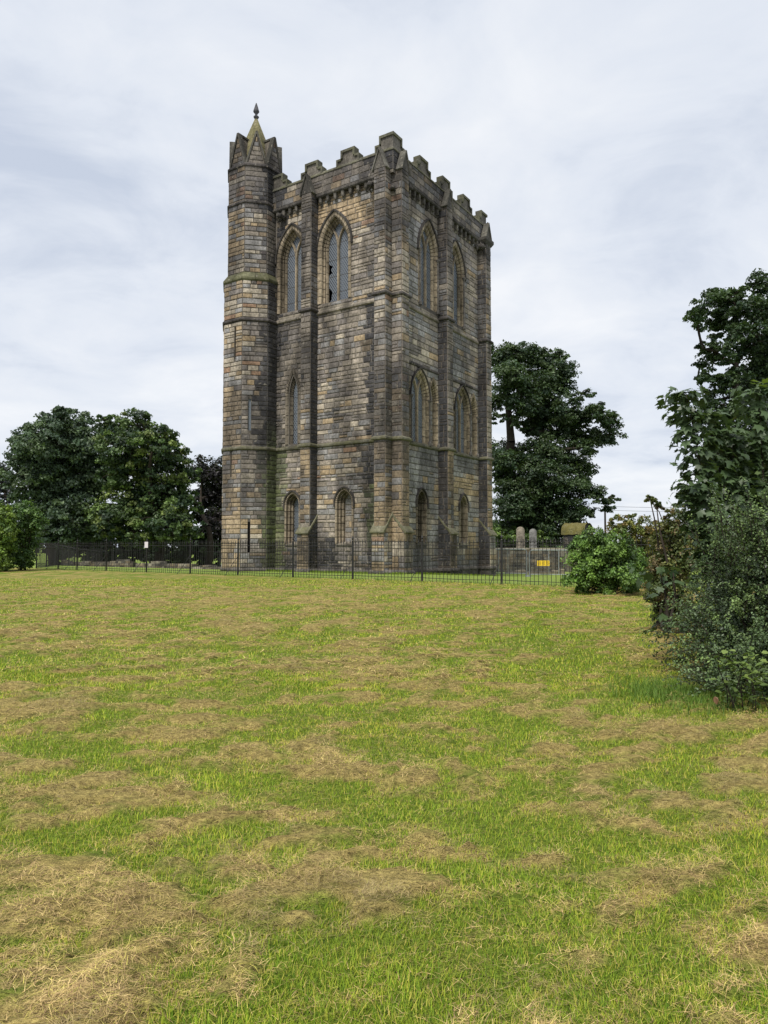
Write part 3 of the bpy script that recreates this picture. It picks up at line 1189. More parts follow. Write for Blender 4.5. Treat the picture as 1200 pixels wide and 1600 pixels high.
par_wall(LF, -PE, 8.6)
par_wall(RF, -PE, TW + PE)
Bk = Frame((0, TW, 0), (1, 0, 0), (0, 1, 0))
Rk = Frame((TW, 0, 0), (0, 1, 0), (1, 0, 0))
par_wall(Bk, 0, TW + PE)
par_wall(Rk, -PE, TW + PE)
par.build('parapet', M_MORTAR, tower)
zp_ = [21.32, 21.68, 22.04, 22.40]
lay(LF.sub(0, PE), -PE, 8.5, zp_, 'L', lmin=.4, lmax=.95, rough=.014)
lay(RF.sub(0, PE), -PE, TW + PE, zp_, 'R', lmin=.4, lmax=1.0, rough=.010)
cor = [(.0, 21.10), (PE + .02, 21.10), (PE + .07, 21.16), (PE + .07, 21.27), (PE + .01, 21.33), (.0, 21.33)]
for ln in (on_l([(8.5, 0), (MID + BW, 0)]), on_l([(MID, 0), (BW, 0)]), on_r([(BW, 0), (MID, 0)]), on_r([(MID + BW, 0), (TW - BW, 0)])):
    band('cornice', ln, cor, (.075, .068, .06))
cop = [(PE - .40, 22.41), (PE + .07, 22.37), (PE + .07, 22.43), (PE - .02, 22.56), (PE - .34, 22.56), (PE - .40, 22.50)]
ring = [(0, 8.6), (0, 0), (TW, 0), (TW, TW), (0.5, TW)]
band('coping', ring, cop, (.105, .10, .075), M_MOSSY, split=1.0)


def corbel(fr, a):
    mb = MB()
    c = tuple(np.array((.11, .10, .085)) * trnd.uniform(.7, 1.5))
    w = .085
    pr = [(-.02, 20.62), (.08, 20.66), (.12, 20.80), (.22, 20.88), (.245, 21.09), (-.02, 21.09)]
    va, vb = [fr.P(a - w, z, o) for o, z in pr], [fr.P(a + w, z, o) for o, z in pr]
    n = len(pr)
    mb.add(va + vb, [tuple(range(n)), tuple(range(2 * n - 1, n - 1, -1))] + [(i, i + 1, n + i + 1, n + i) for i in range(n - 1)], c)
    mb.blob(fr.P(a, 20.84, .17), (.10, .10, .12), c, 6, 4, .2, trnd)
    mb.build('corbel', M_STONE, tower)


for fr, a0, a1, n in ((LF, BW, MID, 8), (LF, MID + BW, 8.2, 5), (RF, BW, MID, 8), (RF, MID + BW, TW - BW, 8)):
    for i in range(n):
        corbel(fr, a0 + (a1 - a0) * (i + .6) / (n + .2))


def gargoyle(fr, a, z, o, dirn=(0, 0, 1), s=1.0):
    """Crouching stone beast: haunch, neck, head with ears and muzzle leaning out from the wall."""
    mb = MB()
    c = (.06, .055, .05)
    P = lambda da, dz, do: fr.P(a + da * s, z + dz * s, o + do * s)
    mb.tube([P(0, .12, -.05), P(0, .08, .16), P(0, 0, .34)], [.17 * s, .15 * s, .11 * s], 7, c)
    mb.blob(P(0, .0, .42), (.13 * s, .13 * s, .14 * s), c, 7, 5, .12, trnd)
    mb.tube([P(0, -.03, .48), P(0, -.10, .60)], [.08 * s, .055 * s], 6, c)
    for sg in (-1, 1):
        mb.tube([P(sg * .08, .08, .38), P(sg * .13, .22, .36)], [.045 * s, .012 * s], 5, c)
        mb.tube([P(sg * .14, .05, .1), P(sg * .17, -.1, .22), P(sg * .12, -.22, .12)], [.07 * s, .06 * s, .03 * s], 5, c)
    mb.build('gargoyle', M_STONE, tower, True)


gargoyle(LF, BW + .35, 20.72, 0, s=1.25)
gargoyle(LF, 7.55, 20.70, 0, s=1.1)
gargoyle(RF, BW + .3, 20.75, 0, s=1.2)
gargoyle(RF, TW - BW - .25, 20.72, 0, s=1.25)
gargoyle(Frame((0, 0, 0), (.7071, -.7071, 0), (-.7071, -.7071, 0)), 0, 20.3, 0, s=.9)


def merlon(fr, c, shoulder=(-.78, .78), centre=(-.45, .45), z0=22.50, corner=False):
    """Stepped merlon: sunk panel block with a raised coping running over its steps."""
    o1, o0 = PE - .02, PE - .33
    mb = MB()
    colr = (.12, .108, .09)

    def slab(mb_, a0, a1, za, zb, oa, ob, col):
        v = [fr.P(a0, za, oa), fr.P(a1, za, oa), fr.P(a1, za, ob), fr.P(a0, za, ob), fr.P(a0, zb, oa), fr.P(a1, zb, oa), fr.P(a1, zb, ob), fr.P(a0, zb, ob)]
        mb_.add(v, ((0, 3, 2, 1), (4, 5, 6, 7), (0, 1, 5, 4), (1, 2, 6, 5), (2, 3, 7, 6), (3, 0, 4, 7)), col)
    s0, s1, c0, c1 = c + shoulder[0], c + shoulder[1], c + centre[0], c + centre[1]
    slab(mb, s0 + .04, s1 - .04, z0 - .16, 22.80, o0, o1, colr)
    slab(mb, c0 + .05, c1 - .05, 22.79, 23.22, o0 + .004, o1 - .004, colr)
    part = mb.build('merlon', M_STONE, tower)
    cp = MB()
    cc = tuple(np.array((.095, .092, .07)) * trnd.uniform(.8, 1.25))
    A, B = o0 - .05, o1 + .075
    slab(cp, s0, c0 - .004, 22.76, 22.88, A, B, cc)
    slab(cp, c1 + .004, s1, 22.76, 22.88, A, B, cc)
    slab(cp, s0 - .002, s0 + .10, 22.48, 22.756, A + .003, B - .003, cc)
    slab(cp, s1 - .10, s1 + .002, 22.48, 22.756, A + .003, B - .003, cc)
    slab(cp, c0 - .03, c1 + .03, 23.19, 23.33, A, B, cc)
    slab(cp, c0 - .028, c0 + .10, 22.885, 23.186, A + .003, B - .003, cc)
    slab(cp, c1 - .10, c1 + .028, 22.885, 23.186, A + .003, B - .003, cc)
    cp.build('coping', M_MOSSY, part)
    return part


for c in (2.72, 5.28):
    merlon(LF, c)
for c in (2.95, 5.62, 8.28):
    merlon(RF, c)
merlon(LF, 8.2, (-1.1, .4), (-.74, .4))
for c in (2.9, 5.6, 8.3):
    merlon(Bk, c)
    merlon(Rk, c)


def corner_merlon(px_, py_, sx, sy):
    """L-shaped stepped merlon on a corner; sx, sy point along the two parapets."""
    mb, cp = MB(), MB()
    col, cc = (.11, .10, .085), (.10, .097, .074)
    X = lambda o: px_ - sx * o
    Y = lambda o: py_ - sy * o

    def bx(mb_, ax, ay, bx_, by_, za, zb, c):
        x0, x1 = sorted((X(-ax), X(-bx_)))
        y0, y1 = sorted((Y(-ay), Y(-by_)))
        mb_.box((x0, y0, za), (x1, y1, zb), c)
    o = PE - .02
    for (lng, za, zb) in ((.88, 22.36, 22.80), (.58, 22.79, 23.22)):
        bx(mb, -o, -o, lng - .05, .09, za, zb, col)
        bx(mb, -o + .003, .08, .09, lng - .05, za - .002, zb - .002, col)
    B = o + .075
    bx(cp, -B, -B, .62, .14, 23.19, 23.34, cc)
    bx(cp, -B + .003, .13, .14, .62, 23.192, 23.337, cc)
    bx(cp, .52, -B + .003, .618, .13, 22.885, 23.188, cc)
    bx(cp, -B + .003, .52, .13, .618, 22.885, 23.188, cc)
    bx(cp, .60, -B + .006, .90, .135, 22.77, 22.88, cc)
    bx(cp, -B + .006, .60, .135, .90, 22.77, 22.88, cc)
    bx(cp, .80, -B + .009, .895, .13, 22.48, 22.768, cc)
    bx(cp, -B + .009, .80, .13, .895, 22.48, 22.768, cc)
    part = mb.build('merlon', M_STONE, tower)
    cp.build('coping', M_MOSSY, part)


corner_merlon(0, 0, 1, 1)
corner_merlon(TW, 0, -1, 1)
corner_merlon(TW, TW, -1, -1)


def gablet(fr, a0, z0=21.36, z1=22.38, w=BW):
    """Small gabled cap closing the head of a buttress."""
    mb = MB()
    c, h, of, ob = a0 + w / 2, w / 2 + .06, BP + .03, PE - .05
    col = (.085, .078, .068)
    v = [fr.P(c - h, z0, of), fr.P(c + h, z0, of), fr.P(c, z1, of), fr.P(c - h, z0, ob), fr.P(c + h, z0, ob), fr.P(c, z1, ob)]
    mb.add(v, ((0, 1, 2), (0, 2, 5, 3), (1, 4, 5, 2), (0, 3, 4, 1)), col)
    part = mb.build('gablet', M_STONE, tower)
    m2 = MB()
    for sg in (-1, 1):
        bar_path(m2, fr, [(c + sg * (h + .03), z0 - .06), (c + sg * .01, z1 + .06)], .10, of - .30, of + .07, (.10, .095, .08))
    m2.blob(fr.P(c, z1 + .05, of - .05), (.08, .08, .10), col, 6, 4, .15, trnd)
    m2.build('moulding', M_DRESS, part)


for fr, a0 in ((LF, 0.0), (LF, MID), (RF, 0.0), (RF, MID), (RF, TW - BW)):
    gablet(fr, a0)
# bracket that carries the far corner
br = MB()
plan_band(br, on_r([(TW - BW - .1, 0), (TW - BW - .1, BP), (TW + .05, BP), (TW + .05, 0)]), [(-.05, 20.95), (.02, 20.95), (.16, 21.18), (.16, 21.36), (-.05, 21.36)], (.07, .065, .058))
br.build('bracket', M_STONE, tower)

# -- stair turret (part of the tower)
TR_ = lambda r: r / math.cos(PI / 8)


def octo(r, z):
    return [(TUR[0] + TR_(r) * math.cos(PI / 8 + k * PI / 4), TUR[1] + TR_(r) * math.sin(PI / 8 + k * PI / 4), z) for k in range(8)]


def t_face(k, r):
    """Frame on turret face k (outward at angle k*45 degrees), s measured from its middle."""
    a = k * PI / 4
    n = (math.cos(a), math.sin(a), 0)
    return Frame((TUR[0] + r * n[0], TUR[1] + r * n[1], 0), (-math.sin(a), math.cos(a), 0), n)


tb = MB()


def oct_ring(mb, r0, z0, r1, z1, col, skip=()):
    A, B = octo(r0, z0), octo(r1, z1)
    for k in range(8):
        if k in skip:
            continue
        mb.quad(A[k], A[(k + 1) % 8], B[(k + 1) % 8], B[k], col)


MC = (.085, .076, .066)
SLITS = {5: [(8.9, 1.83, .075, -.26), (1.85, 1.75, .055, -.24)], 4: [(13.15, 1.9, .045, .17), (6.2, 1.75, .04, -.06)]}
R_LO, R_UP = 1.75, 1.56
for (r, z0, z1) in ((R_LO, -1.2, 16.8), (R_UP, 17.3, 23.75)):
    A, B = octo(r, z0), octo(r, z1)
    for k in range(8):
        # face between vertices k and k+1 looks outward at angle (k+1)*45
        kk = (k + 1) % 8
        if r == R_LO and kk in SLITS:
            fr = t_face(kk, r)
            half = r * math.tan(PI / 8)
            loops = [[Vector((-half, z0, 0)), Vector((half, z0, 0)), Vector((half, z1, 0)), Vector((-half, z1, 0))]]
            for zc, hh, hw, s in SLITS[kk]:
                loops.append([Vector((s - hw, zc - hh / 2, 0)), Vector((s + hw, zc - hh / 2, 0)), Vector((s + hw, zc + hh / 2, 0)), Vector((s - hw, zc + hh / 2, 0))])
            flat = [p for lp in loops for p in lp]
            tb.add([fr.P(p.x, p.y) for p in flat], [tuple(t) for t in tessellate_polygon(loops)], MC)
        else:
            tb.quad(A[k], A[(k + 1) % 8], B[(k + 1) % 8], B[k], MC)
turret = tb.build('turret', M_MORTAR, tower)
ZT = courses(-1.0, 16.78, .22, .34, 8)
ZT2 = courses(17.32, 23.70, .22, .34, 9)
for kk, nm in ((4, 'T0'), (5, 'T1'), (6, 'T2'), (3, 'T0')):
    half = R_LO * math.tan(PI / 8)
    wl_ = [dict(c=s, zs=zc - hh / 2, hw=hw, zp=zc + hh / 2 - .01, H=.012, clear=.005) for zc, hh, hw, s in SLITS.get(kk, [])]
    sgn = 1
    lay(t_face(kk, R_LO), -half, half, ZT, nm, wl_, rough=.018)
    half = R_UP * math.tan(PI / 8)
    lay(t_face(kk, R_UP), -half, half, ZT2, nm if nm != 'T2' else 'ret', rough=.015)
for kk, lst in SLITS.items():
    fr = t_face(kk, R_LO)
    for i, (zc, hh, hw, s) in enumerate(lst):
        m = MB()
        a, b, z0, z1, d = s - hw, s + hw, zc - hh / 2, zc + hh / 2, -.28
        for q in ([(a, z0, 0), (a, z1, 0), (a, z1, d), (a, z0, d)], [(b, z0, 0), (b, z1, 0), (b, z1, d), (b, z0, d)], [(a, z0, 0), (b, z0, 0), (b, z0, d), (a, z0, d)], [(a, z1, 0), (b, z1, 0), (b, z1, d), (a, z1, d)]):
            m.add([fr.P(*p) for p in q], ((0, 1, 2, 3),), (.11, .095, .075))
        sl = m.build('slit_window', M_STONE, turret)
        g = MB()
        glz = kk == 5 and i == 0
        dd = -.08 if glz else d + .01
        g.add([fr.P(*p) for p in ((a, z0, dd), (b, z0, dd), (b, z1, dd), (a, z1, dd))], ((0, 1, 2, 3),), (.12, .14, .165) if glz else (.006, .006, .007))  # glazed slit: reflection put into its colour; others: dark sheet for shade
        g.build('pane_or_dark_sheet', M_PLATE if glz else M_DARK, turret)


def oct_band(name, r, prof, col, mat=M_DRESS):
    mb = MB()
    vs = octo(r, 0)
    line = [(v[0], v[1]) for v in reversed(vs)] + [(vs[-1][0], vs[-1][1]), (vs[-2][0], vs[-2][1])]
    # clockwise order keeps the outside on the left, so walk it counter-clockwise with outside on the right
    line = [(v[0], v[1]) for v in vs]
    line = line + line[:2]
    plan_band(mb, line, prof, col, split=.8, caps=False)
    return mb.build(name, mat, turret)


oct_band('string_course', R_LO, STR(6.95, .11), (.10, .095, .07), M_MOSSY)
oct_band('string_course', R_LO, STR(14.45, .11), C_DARKB)
oct_band('weathering', R_LO, [(-.30, 17.42), (-.16, 17.30), (.10, 16.92), (.10, 16.82), (.03, 16.74), (-.03, 16.72)], (.10, .10, .06), M_MOSSY)
oct_band('string_course', R_UP, STR(21.5, .10), C_DARKB)
oct_band('string_course', R_UP, STR(23.72, .10), C_DARKB)
oct_band('plinth', R_LO, [(-.02, .12), (.08, .03), (.10, -.05), (.03, -.12), (.03, -1.1)], (.085, .078, .07), M_STONE)

RG = 1.50
for k in range(8):
    fr = t_face(k, RG)
    half = RG * math.tan(PI / 8) - .02
    m = MB()
    zb, zt = 23.80, 25.78
    back = -1.15
    gc = stone_col('T0' if k in (4, 3) else 'T1', 0, 20)
    m.add([fr.P(-half, zb), fr.P(half, zb), fr.P(0, zt), fr.P(-half * .35, zb, back), fr.P(half * .35, zb, back), fr.P(0, zt, back)],
          ((0, 1, 2), (0, 2, 5, 3), (1, 4, 5, 2)), (.12, .105, .085))
    gb = m.build('gable', M_STONE, turret)
    if k in (3, 4, 5, 6):
        lay(fr, -half, half, [zb, 24.08, 24.36, 24.64, 24.92, 25.2, 25.5], 'T0' if k in (3, 4) else 'T1', rough=.012, lmin=.25, lmax=.6,
            limit=lambda z, h=half: (-h * (zt - z - .22) / (zt - zb), h * (zt - z - .22) / (zt - zb)))
    m = MB()
    for sg in (-1, 1):
        bar_path(m, fr, [(sg * (half + .02), zb - .02), (sg * .015, zt + .04)], .13, -.22, .075, (.095, .09, .075))
    bar_path(m, fr, [(0.0, zt - .04), (0.0, zt + .06)], .16, -.95, .06, (.095, .09, .075))
    m.build('moulding', M_DRESS, gb)
m = MB()
for i in range(8):
    z0, z1 = 23.9 + 3.66 * i / 8, 23.9 + 3.66 * (i + 1) / 8
    r0, r1 = 1.34 * (1 - i / 8) + .05, 1.34 * (1 - (i + 1) / 8) + .05
    for k in range(8):
        A, B = octo(r0, z0), octo(r1 + .004, z1 - .012)
        c = tuple(np.array((.15, .135, .07)) * trnd.uniform(.75, 1.2))
        m.quad(A[k], A[(k + 1) % 8], B[(k + 1) % 8], B[k], c)
m.build('spire', M_MOSSY, turret)
m = MB()
m.lathe([(q, 27.40 + (z - 27.4) * .74) for q, z in [(.06, 27.4), (.10, 27.52), (.16, 27.62), (.17, 27.70), (.09, 27.76), (.07, 27.86), (.09, 27.95), (.17, 28.08), (.19, 28.17), (.15, 28.33), (.09, 28.6), (.03, 28.85), (0, 28.9)]], 9, (.06, .06, .065), TUR[0], TUR[1])
m.build('finial', M_STONE, turret)

# -- the stones themselves: the 300 that show largest are parts, the rest one mass
STONES.sort(key=lambda q: -q[0])
for size, pts, fs, c in STONES[:300]:
    m = MB()
    m.add(pts, fs, c)
    m.build('stone', M_STONE, tower)
m = MB()
for size, pts, fs, c in STONES[300:]:
    m.add(pts, fs, c)
m.build('masonry', M_STONE, tower, kind='stuff')

# ------------------------------------------------------------------ railings


def gz(x, y):
    return float(ground_z(np.array(x), np.array(y)))


def on_fence(t):
    q = FA + FD * t
    return q[0], q[1]


railing = empty('iron_railing', (0, 0, 0), label='long black iron railing with spiked pickets running in front of the tower', cat='railing')
POSTS = [-7.1, -3.55, 0.05, 3.57, 7.12, 10.63, 14.3, 17.9, 21.62, 25.43, 28.48, 30.6, 33.2]
RAIL_Z = 1.47
mrk = random.Random(21)
pk = MB()
pk.tube([(0, 0, 0.02), (0, 0, 1.56)], .0105, 5)
pk.lathe([(.010, 1.55), (.026, 1.60), (.014, 1.66), (.002, 1.76)], 5)
ME_PICK = pk.mesh('picket', M_IRON)
po = MB()
po.box((-.032, -.032, -.3), (.032, .032, 1.60))
po.lathe([(.03, 1.60), (.045, 1.64), (.02, 1.68), (.045, 1.74), (.03, 1.80), (.012, 1.84), (.006, 1.96), (0, 1.97)], 8)
ME_POST = po.mesh('post', M_IRON)
ang_f = math.atan2(FD[1], FD[0])
for i, t in enumerate(POSTS):
    x, y = on_fence(t)
    g = gz(x, y)
    o = link('post', ME_POST, railing, (x, y, g))
    o.rotation_euler = (mrk.uniform(-.012, .012), mrk.uniform(-.012, .012), ang_f)
    # back stay raking to the ground on the field side, with a twist in the bar
    bx, by = x - FN[0] * .75 - .10, y - FN[1] * .75
    st = MB()
    n = 9
    st.tube([(x + (bx - x) * k / n + mrk.uniform(-.006, .006), y + (by - y) * k / n, (g + .95) + (gz(bx, by) - .05 - g - .95) * k / n) for k in range(n + 1)], .014, 5)
    st.build('back_stay', M_IRON, railing)
for i in range(len(POSTS) - 1):
    t0, t1 = POSTS[i], POSTS[i + 1]
    n = max(8, int(round((t1 - t0) / .166)))
    rl = MB()
    sag = mrk.uniform(.005, .03)
    for zz, hh in ((RAIL_Z, .012), (.16, .010)):
        pts = []
        for k in range(9):
            t = t0 + (t1 - t0) * k / 8
            x, y = on_fence(t)
            g0, g1 = gz(*on_fence(t0)), gz(*on_fence(t1))
            pts.append((x, y, g0 + (g1 - g0) * k / 8 + zz - sag * 4 * (k / 8) * (1 - k / 8)))
        for a, b in zip(pts[:-1], pts[1:]):
            e = FN * .02
            rl.add([(a[0] - e[0], a[1] - e[1], a[2] - hh), (b[0] - e[0], b[1] - e[1], b[2] - hh), (b[0] - e[0], b[1] - e[1], b[2] + hh), (a[0] - e[0], a[1] - e[1], a[2] + hh),
                    (a[0] + e[0], a[1] + e[1], a[2] - hh), (b[0] + e[0], b[1] + e[1], b[2] - hh), (b[0] + e[0], b[1] + e[1], b[2] + hh), (a[0] + e[0], a[1] + e[1], a[2] + hh)],
                   ((0, 1, 2, 3), (7, 6, 5, 4), (3, 2, 6, 7), (0, 4, 5, 1)))
    rl.build('rail', M_IRON, railing)
    for k in range(1, n):
        t = t0 + (t1 - t0) * k / n
        x, y = on_fence(t)
        o = link('picket', ME_PICK, railing, (x + mrk.uniform(-.006, .006), y, gz(x, y) - .02 - sag * 4 * (k / n) * (1 - k / n)))
        o.rotation_euler = (mrk.uniform(-.012, .012), mrk.uniform(-.014, .014), 0)


def far_railing(name, pts, label, h=1.5, step=.15, grp=None, sub=0):
    """Distant railing: its pickets are too small to tell apart, so they are joined."""
    r = empty(name, (0, 0, 0), label=label, cat='railing', group=grp)
    m, rails = MB(), MB()
    for (x0, y0), (x1, y1) in zip(pts[:-1], pts[1:]):
        ln = math.hypot(x1 - x0, y1 - y0)
        n = int(ln / step)
        for k in range(n):
            x, y = x0 + (x1 - x0) * k / n, y0 + (y1 - y0) * k / n
            g = gz(x, y) + sub
            m.add([(x - .012, y, g), (x + .012, y, g), (x + .012, y, g + h * .93), (x - .012, y, g + h * .93), (x, y + .02, g), (x, y + .02, g + h * .93), (x, y + .008, g + h + .12), (x - .03, y, g + h), (x + .03, y, g + h)],
                  ((0, 1, 2, 3), (1, 4, 5, 2), (4, 0, 3, 5), (7, 8, 6)))
        for zz in (.15, h - .12):
            rails.tube([(x0, y0, gz(x0, y0) + sub + zz), (x1, y1, gz(x1, y1) + sub + zz)], .022, 4)
        k = max(1, int(ln / 3.5))
        for i in range(k + 1):
            x, y = x0 + (x1 - x0) * i / k, y0 + (y1 - y0) * i / k
            rails.tube([(x, y, gz(x, y) + sub - .1), (x, y, gz(x, y) + sub + h + .15)], .035, 5)
    m.build('pickets', M_IRON, r, kind='stuff')
    rails.build('rails', M_IRON, r)
    return r


e0 = on_fence(33.2)
far_railing('iron_railing', [e0, (-27.5, 64.0), (-28.8, 73.0)], 'black iron railing receding from the corner post by the round green bush', 1.55, .26)
far_railing('iron_railing', [(-30.5, 71), (-14, 77), (-4, 80)], 'far black iron railing at the foot of the dark trees behind the tower lawn', 1.75, .17)

# small white notice wired to a railing post
x, y = on_fence(POSTS[8])
nb = empty('notice', (x - FN[0] * .05, y - FN[1] * .05, gz(x, y)), math.atan2(FN[1], FN[0]) + PI / 2, label='small white printed notice fixed to the railing left of the tower', cat='notice')
m = MB()
m.box((-.18, -.012, 1.34), (.12, .0, 1.67), (.62, .58, .60))
m.build('board', M_PLATE, nb)
m = MB()
nr = random.Random(4)
m.quad((-.16, -.0145, 1.60), (.10, -.0145, 1.60), (.10, -.0145, 1.645), (-.16, -.0145, 1.645), (.42, .12, .14))
for k in range(6):
    z = 1.555 - .032 * k
    m.quad((-.15, -.0145, z), (.06 + nr.uniform(-.06, .03), -.0145, z), (.06 + nr.uniform(-.06, .03), -.0145, z + .012), (-.15, -.0145, z + .012), (.22, .17, .19))
m.build('print', M_PLATE, nb)

# ------------------------------------------------------------------ temporary fence panels and yellow sign
HX0, HX1 = at(750, 880, 53.0), at(823, 880, 52.4)


def heras(p0, p1, label):
    d = (p1 - p0)[:2]
    ln = np.linalg.norm(d)
    r = empty('fence_panel', (p0[0], p0[1], gz(p0[0], p0[1])), math.atan2(d[1], d[0]), label=label, cat='fence panel', group='temporary fence panels behind the railing')
    m = MB()
    h = 2.0
    m.tube([(0, 0, 0), (0, 0, h - .22), (.05, 0, h - .07), (.2, 0, h), (ln - .2, 0, h), (ln - .05, 0, h - .07), (ln, 0, h - .22), (ln, 0, 0)], .038, 6)
    m.tube([(0, 0, .25), (ln, 0, .25)], .03, 6)
    m.build('frame', M_GALV, r)
    for t in (.40, .60):
        m = MB()
        m.tube([(ln * t, .01, .25), (ln * t, .01, h)], .028, 6)
        m.build('upright', M_GALV, r)
    m = MB()
    for k in range(1, int(ln / .12)):
        m.tube([(k * .12, 0, .25), (k * .12, 0, h)], .0035, 3, cap=False)
    for k in range(1, 8):
        m.tube([(0, .004, .25 + k * .22), (ln, .004, .25 + k * .22)], .0035, 3, cap=False)
    m.build('wire_mesh', M_GALV, r, kind='stuff')
    m = MB()
    for a in (0, ln):
        m.box((a - .12, -.32, 0), (a + .12, .32, .13), (.1, .1, .1))
    m.build('foot_block', M_GALV, r)
    return r


heras(HX0, HX1, 'grey steel temporary fence panel standing against the foot of the tower')
HX2 = HX1 + (HX1 - HX0) * 1.0 + np.array([.2, -.35, 0])
heras(HX1 + np.array([.18, -.02, 0]), HX2, 'grey steel temporary fence panel carrying the yellow sign')
sg0 = at(849, 880, 51.6)
ys = empty('warning_sign', (sg0[0], sg0[1], 0), label='small yellow rectangular sign on the temporary fence panel', cat='sign')
m = MB()
m.box((-.44, -.01, sg0[2] - .19), (.44, .012, sg0[2] + .19), (.78, .53, .03))
m.build('plate', M_PLATE, ys)
m = MB()
nr = random.Random(9)
for cx in (-.28, .02, .30):
    for k in range(4):
        z = sg0[2] + .115 - k * .075
        a = cx - .10 + nr.uniform(0, .04)
        while a < cx + .09:
            w = nr.uniform(.02, .05)
            m.quad((a, -.0125, z - .02), (a + w, -.0125, z - .02), (a + w, -.0125, z + .02), (a, -.0125, z + .02), (.18, .11, .02))
            a += w + .016
m.build('print', M_PLATE, ys)

# ------------------------------------------------------------------ stone wall, gravestones, ruin, foundations


def rubble_wall(name, p0, p1, h, th, label, cat, seed, base=0.0, cop=True, lo=.16, hi=.3, ragged=0.0, paint=None, dim=1.0):
    rr = random.Random(seed)
    d = np.array(p1) - np.array(p0)
    ln = np.linalg.norm(d)
    r = empty(name, (p0[0], p0[1], 0), math.atan2(d[1], d[0]), label=label, cat=cat)
    G = lambda a: gz(p0[0] + d[0] * a / ln, p0[1] + d[1] * a / ln)
    cmb = MB()
    n = max(2, int(ln / 1.5))
    for i in range(n):
        a0, a1 = ln * i / n, ln * (i + 1) / n
        top = h * (1 - ragged * .5)
        cmb.box((a0, .03, G((a0 + a1) / 2) - .4), (a1 - .003, th - .03, base + top - .06), (.12, .105, .085))
    core_ = cmb.build('core', M_MORTAR, r)
    st = []
    g0 = min(G(0), G(ln))
    z = g0 - .15
    while z < base + h - .08:
        hh = rr.uniform(lo, hi)
        a = 0
        while a < ln:
            w = rr.uniform(lo * 1.3, hi * 2.2)
            tops = base + h * (1 - ragged * float(vnoise(a * .9, seed * 3.1, 5)))
            if z + hh * .5 < tops:
                c = np.array(rr.choice([(.20, .17, .13), (.15, .135, .115), (.25, .20, .14), (.11, .10, .09), (.28, .25, .2)])) * rr.uniform(.7, 1.2)
                c = c * dim
                if paint:
                    c = np.array(paint) * rr.uniform(.6, 1.25)
                st.append((a + .01, min(a + w, ln) - .01, z + .01, min(z + hh, base + h) - .01, tuple(c), rr.uniform(0, .05)))
            a += w
        z += hh
    m = MB()
    for k, (a0, a1, z0, z1, c, o) in enumerate(st):
        if a1 - a0 < .05 or z1 - z0 < .05:
            continue
        m.box((a0, -o - .02, z0), (a1, th + o, z1), c)
    m.build('stonework', M_STONE, r, kind='stuff')
    if cop:
        a = 0
        while a < ln - .1:
            w = min(rr.uniform(.7, 1.2), ln - a)
            m = MB()
            k = rr.uniform(.8, 1.15)
            m.box((a + .01, -.07, base + h - .06), (a + w - .01, th + .07, base + h + .09), (.30 * k, .275 * k, .22 * k), None)
            m.build('coping_stone', M_STONE, r)
            a += w
    return r


WB0, WB1 = at(748, 880, 64), at(930, 880, 66)
rubble_wall('stone_wall', (WB0[0] - 3, WB0[1]), (WB1[0] + 4, WB1[1]), 1.12, .5, 'low grey rubble wall with pale coping right of the tower', 'wall', 3, 0.0, dim=.62)
far_railing('iron_railing', [(WB0[0] - 3, WB0[1] + 2.2), (WB1[0] + 5, WB1[1] + 2.6)], 'dark iron railing above the rubble wall in front of the gravestones', 1.5, .16, sub=1.35)
# raised churchyard behind the wall
m = MB()
x0, x1 = WB0[0] - 2.5, WB1[0] + 40
zy = .72
m.add([(x0, 65.2, zy), (x1, 67, zy), (x1, 120, zy - .2), (x0, 120, zy - .2), (x0, 65.2, -2.5), (x1, 67, -2.5), (x1, 120, -2.5), (x0, 120, -2.5)],
      ((0, 1, 2, 3), (0, 4, 5, 1), (1, 5, 6, 2), (2, 6, 7, 3), (3, 7, 4, 0)), (.075, .105, .03))
m.build('churchyard_terrace', M_HAY, label='raised grassy churchyard ground behind the low wall', kind='structure')


def gravestone(px, pytop, depth, w, label, col, rz):
    p = at(px, pytop, depth)
    z0 = .7
    h = p[2] - z0
    r = empty('gravestone', (p[0], p[1], z0), rz, label=label, cat='gravestone', group='gravestones behind the rubble wall')
    m = MB()
    pr = [(-w / 2, 0), (-w / 2, h - w * .5)]
    for k in range(1, 10):
        a = PI - PI * k / 10
        pr.append((w / 2 * math.cos(a), h - w * .5 + w * .5 * math.sin(a)))
    pr += [(w / 2, h - w * .5), (w / 2, 0)]
    n = len(pr)
    m.add([(x, -.09, z) for x, z in pr] + [(x * .97, .09, z) for x, z in pr], [tuple(range(n)), tuple(range(2 * n - 1, n - 1, -1))] + [(i, i + 1, n + i + 1, n + i) for i in range(n - 1)], col)
    m.build('slab', M_DRESS, r)
    m = MB()
    m.box((-w * .62, -.2, -.1), (w * .62, .2, .2), tuple(np.array(col) * .8))
    m.build('base', M_DRESS, r)
    m = MB()
    for k in range(5):
        ww = w * (.3 - .03 * (k % 3))
        m.box((-ww, -.098, h * .62 - k * .11), (ww, -.088, h * .62 - k * .11 + .035), tuple(np.array(col) * .55))
    m.build('inscription', M_DRESS, r)


gravestone(813, 823, 69, .80, 'pale tan round-topped gravestone, wider of the pair beside the tower', (.25, .215, .175), .25)
gravestone(832.5, 826, 71, .72, 'grey round-topped gravestone, narrower of the pair near the tree', (.19, .185, .18), -.1)

